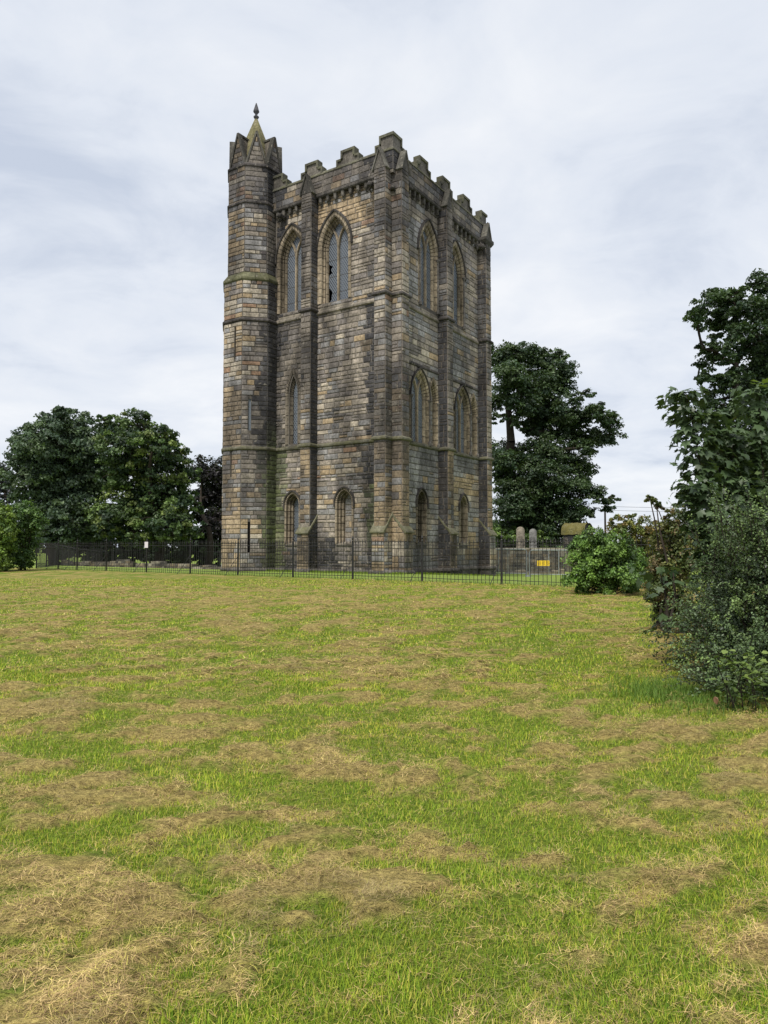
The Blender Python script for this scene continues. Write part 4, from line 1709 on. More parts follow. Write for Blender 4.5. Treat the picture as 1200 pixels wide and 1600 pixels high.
# small mossy-roofed burial vault
vp = at(902, 842, 72)
va = empty('burial_vault', (vp[0], vp[1], .6), math.radians(48), label='small dark stone burial vault with a humped mossy roof', cat='vault')
m = MB()
W_, D_, Hv = .85, 1.1, 1.95
arc = [(-W_ + .08, Hv)] + [(-(W_ - .08) * math.cos(PI * k / 10), Hv + 1.0 * math.sin(PI * k / 10)) for k in range(1, 10)] + [(W_ - .08, Hv)]
for sg in (-1, 1):
    pts = [(-W_, sg * D_, -.6), (W_, sg * D_, -.6), (W_, sg * D_, Hv)] + [(x, sg * D_, z) for x, z in reversed(arc)] + [(-W_, sg * D_, Hv)]
    m.add(pts, (tuple(range(len(pts))),), (.06, .055, .055))
m.quad((-W_, -D_, -.6), (-W_, D_, -.6), (-W_, D_, Hv), (-W_, -D_, Hv), (.06, .055, .055))
m.quad((W_, -D_, -.6), (W_, D_, -.6), (W_, D_, Hv), (W_, -D_, Hv), (.06, .055, .055))
m.build('wall', M_MORTAR, va)
Fv = Frame((0, -D_, 0), (1, 0, 0), (0, -1, 0))
keep = len(STONES)
lay(Fv, -W_, W_, [-.5, -.1, .25, .6, .95, 1.3, 1.65, 2.0, 2.3], 'retR', lmin=.3, lmax=.7, rough=.02)
lay(Frame((-W_, 0, 0), (0, -1, 0), (-1, 0, 0)), -D_, D_, [-.5, -.1, .25, .6, .95, 1.3, 1.65, 2.0], 'retR', lmin=.3, lmax=.7, rough=.02)
m = MB()
for q in STONES[keep:]:
    m.add(q[1], q[2], tuple(np.array(q[3]) * .7))
m.build('stonework', M_STONE, va, kind='stuff')
rr = random.Random(2)
m = MB()
rows = []
for i in range(13):
    a = PI * i / 12
    rows.append([(-(W_ + .15) * math.cos(a) * (1 + rr.uniform(-.03, .03)), -D_ - .15 + (2 * D_ + .3) * j / 6, Hv - .02 + 1.16 * math.sin(a) ** .8 + rr.uniform(-.06, .06)) for j in range(7)])
for i in range(12):
    for j in range(6):
        m.quad(rows[i][j], rows[i + 1][j], rows[i + 1][j + 1], rows[i][j + 1], (.13, .12, .05))
m.build('roof', stone_mat('moss_roof', 8.0, 0.8, 0.3, moss=(.13, .115, .03), dist=.06, moss_amt=.8), va, True)
m = MB()
m.box((.10, -D_ - .05, -.5), (.75, -D_ - .035, 1.5), (.01, .01, .01))  # flat dark plate, the shade of an opening put into its colour
m.build('doorway', M_DARK, va)

# excavated wall footings on the lawn left of the tower
for k, (pa, pb, h, lab) in enumerate(((at(212, 870, 66), at(300, 870, 64), .52, 'low grey rubble footing on the lawn behind the notice'),
                                      (at(300, 872, 63), at(346, 872, 61), .38, 'low broken rubble footing beside the turret foot'),
                                      (at(96, 868, 68), at(208, 868, 69), .60, 'long grassy rubble footing under the dark trees'))):
    rubble_wall('ruined_footing', pa[:2], pb[:2], h + .25, .9, lab, 'ruin', 20 + k, gz(pa[0], pa[1]) - .1, False, .12, .26, .75)
pa, pb = at(792, 889, 60), at(882, 890, 60)
rubble_wall('ruined_footing', pa[:2], pb[:2], .50, .9, 'pale crumbled footing below the rubble wall and yellow sign', 'ruin', 31, gz(pa[0], pa[1]) - .1, False, .12, .24, .6, (.30, .25, .18))

# pole and cable beyond the ruin
pp = at(946, 845, 95)
up = empty('utility_pole', (pp[0], pp[1], 0), label='dark wooden utility pole rising beside the broad tree', cat='pole')
m = MB()
m.tube([(0, 0, -1), (0, 0, at(946, 789, 95)[2])], [.16, .12], 8, (.06, .05, .045))
m.build('post', M_BARK, up)
m = MB()
m.box((-.5, -.06, at(946, 793, 95)[2]), (.5, .06, at(946, 791, 95)[2]), (.05, .045, .04))
m.build('crossarm', M_BARK, up)
for zz, lab in ((790, 'upper thin overhead cable running right from the pole'), (796, 'lower thin overhead cable running right from the pole')):
    a = at(946, zz + 1, 95)
    b = at(1250, zz - 6, 110)
    m = MB()
    m.tube([a + (b - a) * t + np.array([0, 0, -1.2 * 4 * t * (1 - t) * .4]) for t in np.linspace(0, 1, 14)], .02, 4, (.05, .05, .055))
    m.build('overhead_cable', M_IRON, None, label=lab, cat='cable', group='overhead cables')

# ------------------------------------------------------------------ foliage


def leaf_cloud(cen, size, nrm_bias, rng, aspect=0.6, fold=0.25):
    """Diamond leaves, two triangles each: vertices (n*4,3) and faces (n*2,3)."""
    n = len(cen)
    d = rng.normal(size=(n, 3))
    d /= np.linalg.norm(d, axis=1)[:, None]
    nr = rng.normal(size=(n, 3)) * 0.75 + nrm_bias
    nr /= np.linalg.norm(nr, axis=1)[:, None]
    t = d - (d * nr).sum(1)[:, None] * nr
    t /= np.linalg.norm(t, axis=1)[:, None] + 1e-9
    b = np.cross(nr, t)
    s = size[:, None]
    v0 = cen - t * s * .5
    v2 = cen + t * s * .5 - nr * s * .08
    v1 = cen + b * s * .5 * aspect + nr * s * fold * .35
    v3 = cen - b * s * .5 * aspect + nr * s * fold * .35
    V = np.stack([v0, v1, v2, v3], 1).reshape(-1, 3)
    i = np.arange(n)[:, None] * 4
    Fq = np.concatenate([i + np.array([[0, 1, 2]]), i + np.array([[0, 2, 3]])], 1).reshape(-1, 3)
    return V, Fq


def sphere_pts(n, rng, power=0.45):
    d = rng.normal(size=(n, 3))
    d /= np.linalg.norm(d, axis=1)[:, None]
    return d * rng.random(n)[:, None] ** power


def crown_mesh(lobes, per_m2, leaf, cols, rng, clump=.34, flat=.55, power=.5, parent=None, mat=None, name='crown', up=0.7, holes=0.0, per_clump=70):
    """lobes: (centre, radius xyz). Leaves sit in many small clumps spread through each lobe, so gaps and dark hollows stay between them."""
    Cs, Ss, Ns, Ts, clumps = [], [], [], [], []
    cols = np.array(cols)
    for c, r in lobes:
        c, r = np.array(c), np.array(r)
        area = 4 * PI * (np.prod(r) ** (2 / 3))
        cl = clump * (np.prod(r) ** (1 / 3))
        k = max(6, int(per_m2 * area / per_clump))
        pts = sphere_pts(k, rng, power)
        for p in pts:
            if holes and rng.random() < holes * (1 - np.linalg.norm(p)):
                continue
            cc = c + p * r
            out = p / (np.linalg.norm(p) + 1e-6)
            cr_ = cl * rng.uniform(.6, 1.3)
            n = int(per_clump * rng.uniform(.6, 1.3))
            q = sphere_pts(n, rng, .5) * np.array([1, 1, flat]) * cr_
            q[:, 2] -= (q[:, 0] ** 2 + q[:, 1] ** 2) / cr_ * .35
            Cs.append(cc + q)
            Ss.append(leaf * rng.uniform(.7, 1.3, n))
            Ns.append(np.tile(out * .55 + np.array([0, 0, up]), (n, 1)) + q / cr_ * .6)
            base = cols[rng.integers(len(cols))] * rng.uniform(.72, 1.3)
            Ts.append(base[None, :] * rng.uniform(.75, 1.28, n)[:, None])
            clumps.append((c, cc))
    Cs, Ss, Ns, Ts = np.concatenate(Cs), np.concatenate(Ss), np.concatenate(Ns), np.concatenate(Ts)
    V, Fq = leaf_cloud(Cs, Ss, Ns, rng)
    o = np_mesh(name, V, Fq, np.repeat(np.clip(Ts, .004, .6), 2, 0), mat or M_LEAF, parent)
    return o, clumps


def limb_path(a, b, rng, n=6, sag=.12):
    a, b = np.array(a, float), np.array(b, float)
    ln = np.linalg.norm(b - a)
    off = rng.normal(size=3) * ln * .07
    return [a + (b - a) * t + off * math.sin(PI * t) + np.array([0, 0, ln * sag * math.sin(PI * t)]) for t in np.linspace(0, 1, n)]


def tree(name, label, base, fork_z, trunk_r, lobes, leaf, cols, per_m2, seed, lean=(0, 0), twig=.5, **kw):
    rng = np.random.default_rng(seed)
    g = gz(base[0], base[1])
    root = empty(name, (0, 0, 0), label=label, cat='tree', group=kw.pop('group', None))
    m = MB()
    b0 = np.array([base[0], base[1], g - .3])
    top = np.array([base[0] + lean[0], base[1] + lean[1], fork_z])
    tr = limb_path(b0, top, rng, 6, 0)
    m.tube(tr, [trunk_r * q for q in (1.45, 1.1, 1.0, .95, .9, .85)], 9, cap=False)
    hi = min(lobes, key=lambda q: abs(q[0][0] - top[0]) * 1.2 + abs(q[0][1] - top[1]) - .9 * q[0][2])[0]
    lead = limb_path(tr[-1], np.array(hi) + np.array([0, 0, .3]), rng, 8, .02)
    m.tube(lead, [trunk_r * q for q in (.85, .74, .62, .5, .4, .3, .2, .08)], 8, cap=False)
    o, clumps = crown_mesh(lobes, per_m2, leaf, cols, rng, parent=root, **kw)
    # limbs: every lobe joins the nearest limb already grown, so boughs fork as they go out
    nodes = [(p, None) for p in tr[3:] + lead[1:7]]
    parent_of, path_of, weight = {}, {}, {}
    order = sorted(range(len(lobes)), key=lambda i: np.linalg.norm(np.array(lobes[i][0]) - tr[-1]))
    for i in order:
        c = np.array(lobes[i][0])
        best = min(nodes, key=lambda q: np.linalg.norm(q[0] - c) + .8 * max(0, q[0][2] - c[2]) + (.25 if q[1] is None else 0))
        p = limb_path(best[0], c, rng, 6, .10)
        parent_of[i], path_of[i], weight[i] = best[1], p, 1
        nodes += [(q, i) for q in p[2:]]
        j = best[1]
        while j is not None:
            weight[j] += 1
            j = parent_of[j]
    N_ = len(lobes)
    for i in order:
        r0 = trunk_r * .70 * (weight[i] / N_) ** .5 + .02
        m.tube(path_of[i], list(np.linspace(r0, r0 * .6, 6)), 6, cap=False)
    ends = {tuple(np.array(lobes[i][0])): path_of[i] for i in order}
    for c, cc in clumps:
        if rng.random() < twig:
            p = ends[tuple(c)]
            st = p[rng.integers(3, 6)]
            m.tube(limb_path(st, cc, rng, 4, .05), [.05, .04, .03, .015], 4, cap=False)
    m.build('trunk', M_BARK, root, True)
    return root


def px_lobes(lst, depth, dj, seed, squash=.85, grow=1.0):
    """Crown lobes measured off the photograph, each set at its own distance and given full depth."""
    rr = random.Random(seed)
    out = []
    for px, py, r in lst:
        d = depth + rr.uniform(-dj, dj)
        R = r * grow * d / F_PX
        out.append((at(px, py, d), (R, R * 1.1, R * squash)))
    return out


G_DARK = [(.030, .056, .024), (.040, .070, .026), (.026, .048, .026), (.052, .086, .030)]
G_BLUE = [(.058, .092, .054), (.072, .112, .062), (.048, .078, .050), (.086, .128, .058)]
G_MID = [(.092, .145, .045), (.118, .18, .05), (.070, .115, .040), (.15, .195, .054)]
G_PURP = [(.016, .013, .016), (.020, .015, .018), (.014, .015, .016)]

tree('beech_tree', 'broad dark bluish-green tree, left of the joined pair behind the railing', at(88, 860, 78)[:2], 4.0, .45,
     px_lobes([(80, 690, 50), (115, 672, 42), (50, 700, 38), (35, 715, 26), (140, 700, 40), (60, 745, 50), (110, 745, 56), (150, 750, 40), (40, 690, 22), (90, 652, 24), (70, 800, 50), (115, 805, 52), (150, 815, 40), (65, 830, 26), (24, 690, 12), (22, 745, 16), (95, 838, 20), (130, 838, 22)], 78, 3.0, 1),
     .34, G_BLUE, 60, 101, clump=.25, per_clump=55, holes=.2, up=.5)
tree('sycamore_tree', 'broad green tree with lighter sprays, right of the joined pair', at(244, 862, 74)[:2], 4.0, .45,
     px_lobes([(180, 668, 30), (215, 668, 34), (245, 690, 36), (195, 700, 40), (270, 710, 30), (285, 740, 28), (230, 740, 50), (180, 740, 34), (262, 780, 46), (295, 780, 22), (200, 795, 46), (250, 815, 42), (285, 820, 26), (170, 815, 34), (310, 795, 12), (235, 785, 40), (160, 800, 30), (190, 830, 26), (240, 842, 22), (300, 828, 22), (215, 838, 22), (270, 838, 20)], 74, 3.0, 2),
     .34, G_MID + G_DARK, 60, 102, clump=.25, per_clump=55, holes=.2)
tree('copper_beech_tree', 'dark purple-leaved tree just left of the tower', at(325, 864, 80)[:2], 3.5, .36,
     px_lobes([(318, 735, 26), (340, 740, 30), (365, 745, 30), (322, 775, 28), (350, 780, 34), (325, 815, 28), (355, 815, 34), (380, 790, 30), (310, 838, 16)], 86, 2.5, 3),
     .34, G_PURP, 45, 103, clump=.38, per_clump=55)
tree('copper_beech_tree', 'dark purple tree at the far left edge behind the bush', at(-12, 862, 92)[:2], 3.5, .4,
     px_lobes([(-8, 740, 26), (10, 760, 20), (-30, 750, 40), (-10, 780, 32), (18, 778, 12), (-40, 800, 44), (0, 815, 36)], 92, 2.5, 4),
     .40, [(.022, .026, .034), (.018, .022, .028), (.026, .026, .036)], 22, 104, clump=.36, per_clump=50)
tree('sycamore_tree', 'large spreading dark green tree right behind the tower', at(800, 855, 76)[:2], at(795, 690, 76)[2], .55,
     px_lobes([(785, 560, 22), (812, 555, 22), (840, 565, 22), (868, 556, 14), (878, 580, 18), (860, 592, 26), (800, 592, 26), (828, 602, 26), (882, 606, 14), (780, 620, 20), (850, 630, 30), (815, 632, 20),
               (880, 642, 24), (905, 622, 11), (921, 614, 9), (915, 650, 18), (936, 645, 16), (950, 660, 16), (955, 682, 14), (930, 685, 18), (900, 680, 18), (776, 650, 11), (822, 668, 11), (806, 660, 9), (838, 676, 12), (788, 722, 22), (800, 770, 24), (812, 808, 26), (796, 828, 18), (778, 740, 14),
               (780, 705, 20), (815, 712, 24), (850, 705, 26), (846, 664, 20), (880, 672, 18), (862, 684, 18), (905, 700, 16), (895, 660, 14), (830, 655, 12), (885, 715, 22), (910, 735, 20), (835, 745, 32), (800, 750, 20), (875, 755, 30), (915, 765, 18), (935, 775, 14), (948, 785, 12), (958, 778, 7),
               (800, 790, 26), (840, 790, 34), (880, 795, 28), (915, 800, 14), (825, 820, 24), (862, 824, 26)], 76, 2.6, 5, .8, 1.36),
     .29, G_DARK + [(.045, .070, .024)], 62, 105, clump=.42, flat=.45, per_clump=60, twig=.35, up=1.0)
tree('sycamore_tree', 'tall dark green tree rising at the right edge of the field', at(1235, 860, 46)[:2], at(1190, 640, 46)[2], .5,
     px_lobes([(1188, 438, 18), (1215, 450, 26), (1122, 462, 18), (1145, 470, 24), (1095, 484, 18), (1118, 492, 22), (1168, 488, 22), (1195, 480, 24), (1090, 505, 12), (1140, 510, 20), (1180, 522, 24), (1205, 530, 30),
               (1112, 528, 12), (1098, 545, 10), (1118, 560, 20), (1090, 592, 13), (1105, 588, 14), (1150, 570, 10), (1195, 572, 24), (1130, 598, 18), (1165, 606, 28), (1200, 610, 30), (1110, 625, 18), (1150, 640, 34), (1195, 660, 38), (1130, 680, 30), (1170, 710, 40), (1225, 720, 44), (1150, 520, 18), (1130, 545, 16), (1165, 545, 20), (1150, 590, 18), (1175, 580, 22), (1095, 570, 9), (1120, 590, 12), (1240, 560, 44), (1250, 480, 40), (1140, 740, 34), (1260, 640, 50), (1190, 770, 44)], 46, 2.0, 6, .75, 1.32),
     .22, G_DARK + [(.05, .085, .03)], 90, 106, clump=.42, flat=.45, per_clump=60, twig=.35, up=1.0)

# hedge and saplings in the churchyard, between the tower and the vault
for k, (lob, lab) in enumerate((([(782, 835, 14), (800, 838, 14)], 'small green shrub between the tower foot and the gravestones'), ([(826, 838, 12), (848, 838, 14)], 'small green shrub behind the narrower gravestone'))):
    r = empty('shrub', (0, 0, 0), label=lab, cat='shrub')
    crown_mesh(px_lobes(lob, 74, 1.0, 50 + k, .9, 1.35), 110, .22, [(.10, .17, .045), (.14, .21, .05)], np.random.default_rng(60 + k), parent=r, mat=M_SHRUB, name='foliage')
    m = MB()
    p = at(lob[0][0], 850, 77)
    m.tube([(p[0], p[1], .4), (p[0], p[1], 2.2)], [.06, .03], 5)
    m.build('stem', M_BARK, r)
# undergrowth below the far trees
rng = np.random.default_rng(88)
lobs = []
for k in range(64):
    x = -46 + k * 1.05 + rng.uniform(-.5, .5)
    lobs.append(((x, 88 + rng.uniform(-2, 3), 1.3 + rng.uniform(0, 1.2)), (1.5, 1.1, 2.1 + rng.uniform(0, 1.4))))
for k in range(70):
    x = -34 + k * .62 + rng.uniform(-.4, .4)
    lobs.append(((x, 83 + rng.uniform(-1.2, 2), .15 + rng.uniform(0, .8)), (1.0, .9, .9 + rng.uniform(0, .9))))
o, _ = crown_mesh(lobs, 50, .36, G_DARK + G_BLUE, rng, name='undergrowth', mat=M_LEAF)
setp(o, 'dark undergrowth beneath the far trees', kind='stuff')
lobs = []
for k in range(60):
    x = 8 + k * 1.5 + rng.uniform(-.5, .5)
    lobs.append(((x, 128 + rng.uniform(-2, 3), 1.0 + rng.uniform(0, .9)), (1.9, 1.2, 1.7 + rng.uniform(0, 1.2))))
o, _ = crown_mesh(lobs, 36, .42, G_DARK + G_MID, rng, name='hedge_row', mat=M_LEAF)
setp(o, 'far hedge along the churchyard beyond the gravestones', kind='stuff')


def shrub(name, label, lobes, cols, per_m2, leaf, seed, stems=10, mat=None, base=None, shoots=(), **kw):
    rng = np.random.default_rng(seed)
    r = empty(name, (0, 0, 0), label=label, cat=kw.pop('cat', 'bush'), group=kw.pop('group', None))
    o, cl = crown_mesh(lobes, per_m2, leaf, cols, rng, parent=r, mat=mat or M_SHRUB, name='foliage', **kw)
    m = MB()
    b = base if base is not None else np.array([lobes[0][0][0], lobes[0][0][1]])
    for i in range(stems):
        c, cc = cl[rng.integers(len(cl))]
        s = (b[0] + rng.uniform(-.3, .3), b[1] + rng.uniform(-.3, .3))
        m.tube(limb_path((s[0], s[1], gz(*s) - .1), cc, rng, 6, .1), list(np.linspace(.03, .008, 6)), 5)
    for p in shoots:
        m.tube(p, list(np.linspace(.016, .005, len(p))), 5)
    m.build('stems', M_BARK, r, True)
    return r


shrub('bush', 'round mid-green bush against the left end of the railing', px_lobes([(42, 815, 26), (58, 815, 15), (28, 800, 18), (44, 800, 20), (48, 842, 20), (30, 862, 26), (25, 840, 20), (40, 878, 12), (15, 878, 14)], 43, .6, 7, .9),
      [(.075, .145, .035), (.10, .175, .04), (.055, .11, .03)], 190, .15, 201, flat=.8, per_clump=50, power=.4, base=at(35, 880, 43)[:2])
shrub('bush', 'yellow-green taller bush at the left edge of the field', px_lobes([(2, 805, 22), (-20, 800, 28), (10, 830, 22), (-10, 840, 36), (0, 868, 26), (-30, 870, 34), (16, 800, 10)], 41, .6, 8, .9),
      [(.17, .25, .04), (.14, .22, .04), (.09, .16, .03)], 170, .16, 202, flat=.8, per_clump=50, power=.4, base=at(-5, 885, 41)[:2])
shrub('shrub', 'bright green rounded shrub hiding the right end of the railing', px_lobes([(920, 870, 36), (955, 880, 40), (905, 900, 24), (935, 910, 34), (975, 905, 32), (930, 840, 24), (905, 850, 18), (960, 850, 26), (985, 870, 28), (910, 922, 14), (950, 925, 16), (985, 925, 14)], 21.5, .5, 9, .85),
      [(.11, .20, .035), (.085, .16, .03), (.14, .235, .045), (.05, .10, .022)], 760, .082, 203, flat=.8, per_clump=60, base=at(945, 930, 21.5)[:2], clump=.34)
shrub('shrub', 'olive-yellow shrub with rusty berries behind the green shrub', px_lobes([(985, 818, 18), (1010, 822, 22), (965, 830, 20), (1035, 830, 22), (1000, 850, 28), (1040, 860, 30), (1065, 840, 24), (1020, 890, 30), (985, 806, 8), (960, 812, 10)], 24, .5, 10, .85),
      [(.18, .18, .04), (.13, .155, .035), (.20, .15, .05), (.09, .12, .03)], 560, .085, 204, flat=.8, per_clump=50, base=at(1010, 930, 24)[:2])
shrub('hawthorn_bush', 'loose brownish-green hawthorn beside the large dark shrub', px_lobes([(1050, 822, 22), (1070, 800, 20), (1040, 850, 26), (1075, 845, 30), (1030, 885, 24), (1060, 885, 34), (1022, 925, 20), (1050, 930, 30), (1028, 948, 12), (1040, 962, 20), (1062, 978, 22), (1085, 960, 26), (1046, 800, 12), (1030, 788, 8), (1014, 778, 7), (1022, 783, 6)], 13, .3, 11, .9),
      [(.13, .14, .04), (.10, .125, .035), (.16, .12, .055), (.07, .10, .03)], 1500, .055, 205, flat=.8, per_clump=45, base=at(1045, 955, 13)[:2], stems=16, clump=.4, shoots=[[at(1060, 900, 13), at(1045, 840, 13), at(1030, 800, 13), at(1012, 776, 13)], [at(1060, 880, 13), at(1062, 830, 13), at(1050, 796, 13)]])

# -- the large dark shrub: arching sprays of small leaves round a leafy heart
rng = np.random.default_rng(300)
big = empty('cotoneaster_shrub', (0, 0, 0), label='large dark shrub of small leaves on arching sprays at the right edge', cat='shrub')
heart = [((4.55, 8.7, .15), (1.25, 1.1, .75)), ((4.2, 8.2, -.05), (.75, .7, .5)), ((5.0, 8.6, .9), (1.0, 1.0, .75)), ((5.6, 8.4, .3), (1.2, 1.2, .9)), ((4.4, 8.9, .55), (.6, .6, .5)), ((4.6, 8.0, -.15), (.8, .6, .4)), ((5.0, 7.7, 0), (.7, .6, .45)), ((4.65, 8.9, .95), (.5, .5, .5)), ((5.2, 8.7, 1.45), (.7, .6, .55)), ((4.0, 8.4, .1), (.45, .5, .45)), ((4.8, 8.9, 1.5), (.4, .4, .4)), ((4.35, 7.45, -.18), (.75, .35, .25)), ((5.1, 7.35, -.15), (.7, .35, .3)), ((3.75, 7.75, -.2), (.4, .35, .22))]
D_COL = [(.022, .036, .018), (.028, .044, .022), (.035, .055, .028)]  # heart leaves darkened, shade between the sprays put into their colour
crown_mesh(heart, 620, .040, D_COL, rng, parent=big, mat=M_SHRUB, name='foliage', clump=.3, flat=.9, power=.6, per_clump=60)
Cs, Ss, Ns, Ts = [], [], [], []
stem = MB()
for k in range(1000):
    c, r = heart[rng.integers(len(heart))]
    d = rng.normal(size=3)
    d[1] -= .35
    d[2] = d[2] * .8 + .15
    d /= np.linalg.norm(d)
    s = np.array(c) + d * np.array(r) * rng.uniform(.45, .95)
    ln = rng.uniform(.25, .65) * (1.7 if rng.random() < .22 and d[0] > -.1 else 1)
    dirn = d * np.array([1, 1, .6]) + np.array([rng.uniform(-.5, .3), rng.uniform(-.3, .3), rng.uniform(.15, 1.3)])
    dirn /= np.linalg.norm(dirn)
    path = [s + dirn * ln * t + np.array([0, 0, -.35 * ln * t * t]) + rng.normal(size=3) * .008 for t in np.linspace(0, 1, 6)]
    if k > 860:      # upright shoots standing clear of the top
        s = np.array([rng.uniform(3.9, 5.9), rng.uniform(8.1, 9.1), rng.uniform(.9, 1.5)])
        ln = rng.uniform(.35, .8)
        dirn = np.array([rng.uniform(-.45, .35), rng.uniform(-.3, .3), 1.0])
        path = [s + dirn * ln * t + np.array([-.12 * ln * t * t, 0, -.1 * ln * t * t]) for t in np.linspace(0, 1, 6)]
    if path[-1][2] < gz(path[-1][0], path[-1][1]) + .03:
        continue
    stem.tube(path, [.006, .0055, .005, .004, .003, .002], 3, cap=False)
    n = int(ln * 105)
    t = rng.random(n) ** .8
    pp_ = np.array(path)
    idx = np.minimum((t * 5).astype(int), 4)
    fr_ = (t * 5 - idx)[:, None]
    q = pp_[idx] * (1 - fr_) + pp_[idx + 1] * fr_ + rng.normal(size=(n, 3)) * .022
    Cs.append(q)
    Ss.append(rng.uniform(.026, .046, n) * (1.1 - .35 * t))
    Ns.append(np.tile(np.array([0, 0, 1.0]) + d * .4, (n, 1)))
    b = np.array([(.058, .094, .034), (.086, .128, .050), (.070, .104, .048), (.105, .155, .048)][rng.integers(4)]) * rng.uniform(.7, 1.35)
    Ts.append(b[None] * (rng.uniform(.8, 1.2, n) * (1 + .75 * t ** 2))[:, None])
Cs, Ss, Ns, Ts = map(np.concatenate, (Cs, Ss, Ns, Ts))
V, Fq = leaf_cloud(Cs, Ss, Ns, rng, .62)
np_mesh('leafy_sprays', V, Fq, np.repeat(Ts, 2, 0), M_SHRUB, big)
for k in range(26):
    c, r = heart[rng.integers(len(heart))]
    s = np.array([4.7 + rng.uniform(-.5, .6), 8.6 + rng.uniform(-.3, .3), -.4])
    stem.tube(limb_path(s, np.array(c) + sphere_pts(1, rng)[0] * np.array(r) * .7, rng, 6), list(np.linspace(.022, .006, 6)), 5)
stem.build('stems', M_BARK, big, True)


# -- leaves big enough to pick out: sycamore sapling and bramble, one object per leaf
def palmate(name, size, col, droop, rr):
    """Five-lobed sycamore leaf, folded along its veins."""
    lobes_ = [(-118, .46), (-96, .62), (-72, .50), (-46, .88), (-22, .60), (0, 1.0), (22, .60), (46, .88), (72, .50), (96, .62), (118, .46)]
    vs = [(0, 0, 0)]
    for k, (a, r) in enumerate(lobes_):
        a = math.radians(a + rr.uniform(-5, 5))
        r *= size * rr.uniform(.9, 1.1)
        x, y = r * math.sin(a), r * math.cos(a) + size * .12
        z = -droop * (r / size) ** 2 * size + (.06 * size if k % 2 else -.02 * size)
        vs.append((x, y, z))
    vs += [(-.03 * size, -.03 * size, 0), (.03 * size, -.03 * size, 0)]
    m = MB()
    n = len(lobes_)
    m.add(vs, [(0, i, i + 1) for i in range(1, n)] + [(0, n + 1, 1), (0, n, n + 2)], col)
    pet = [(0, 0, -.004), (0, -.25 * size, -.02), (0, -.5 * size, -.10 * size)]
    m.tube(pet, [.004, .0035, .003], 3, tuple(np.array(col) * 1.2))
    return m.mesh(name, M_SHRUB)


rr = random.Random(77)
SYC = [palmate('leaf', rr.uniform(.085, .12), c, rr.uniform(.1, .55), rr) for c in ((.055, .09, .036), (.065, .108, .038), (.046, .078, .042), (.09, .135, .038), (.06, .092, .055), (.06, .10, .036))]
SYC_Y = palmate('leaf', .17, (.22, .30, .04), .2, rr)


def leafy_sapling(label, stems, seed, nleaf, young=(), tips=()):
    rng = np.random.default_rng(seed)
    r = empty('sycamore_sapling', (0, 0, 0), label=label, cat='sapling')
    m = MB()
    nodes = []
    for path in stems:
        path = [np.array(p, float) for p in path]
        m.tube(path, list(np.linspace(.024, .006, len(path))), 6)
        for a, b in zip(path[:-1], path[1:]):
            k = max(2, int(np.linalg.norm(b - a) / .09))
            for t in np.linspace(0, 1, k, endpoint=False):
                nodes.append((a + (b - a) * t, (b - a) / np.linalg.norm(b - a)))
        nodes += [(path[-1], np.array([0, 0, 1.0]))] * 4
    for i in range(nleaf):
        p, d = nodes[rng.integers(len(nodes))]
        a = rng.uniform(0, 2 * PI)
        out = np.array([math.cos(a), math.sin(a), rng.uniform(-.1, .45)])
        q = p + out * rng.uniform(.08, .22)
        o = link('leaf', SYC[rng.integers(len(SYC))], r, q)
        o.rotation_euler = (rng.uniform(-1.25, .25), rng.uniform(-.7, .7), a - PI / 2)
        s = rng.uniform(.7, 1.3)
        o.scale = (s, s, s)
    for p in tips:
        o = link('leaf', SYC[1], r, p)
        o.rotation_euler = (rng.uniform(-.5, .1), rng.uniform(-.3, .3), rng.uniform(.9, 1.9))
        o.scale = (1.35, 1.35, 1.35)
    for p in young:
        for k in range(7):
            a = k * 2.4
            o = link('leaf', SYC_Y, r, np.array(p) + np.array([math.cos(a) * .05, math.sin(a) * .05, .03 * k - .06]))
            o.rotation_euler = (.25, rng.uniform(-.3, .3), a - PI / 2)
            s = .55 + .07 * (k % 3)
            o.scale = (s, s, s)
            o['label'] = 'young yellow-green leaf'
    # the leaves deeper in the sapling, too crowded to pick apart
    Vs, Fs, Tn, b = [], [], [], 0
    for i in range(nleaf * (13 if nleaf > 50 else 2)):
        p, d = nodes[rng.integers(len(nodes))]
        me = SYC[rng.integers(len(SYC))]
        V0 = np.array([v.co[:] for v in me.vertices])
        a = rng.uniform(0, 2 * PI)
        out = np.array([math.cos(a), math.sin(a) + .45, rng.uniform(-.3, .4)])
        q = p + out * rng.uniform(.06, .30)
        from mathutils import Euler
        R_ = np.array(Euler((rng.uniform(-1.25, .25), rng.uniform(-.7, .7), a - PI / 2)).to_matrix())
        V1 = V0 * rng.uniform(.6, 1.25) @ R_.T + q
        tcol = np.array([.055, .09, .036]) * rng.uniform(.7, 1.35)
        for pl_ in me.polygons:
            ix = list(pl_.vertices)
            for k in range(1, len(ix) - 1):
                Fs.append((b + ix[0], b + ix[k], b + ix[k + 1]))
                Tn.append(tcol)
        Vs.append(V1)
        b += len(V1)
    setp(np_mesh('inner_leaves', np.concatenate(Vs), np.array(Fs), np.array(Tn), M_SHRUB, r), kind='stuff')
    m.build('stem', M_BARK, r, True)
    return r


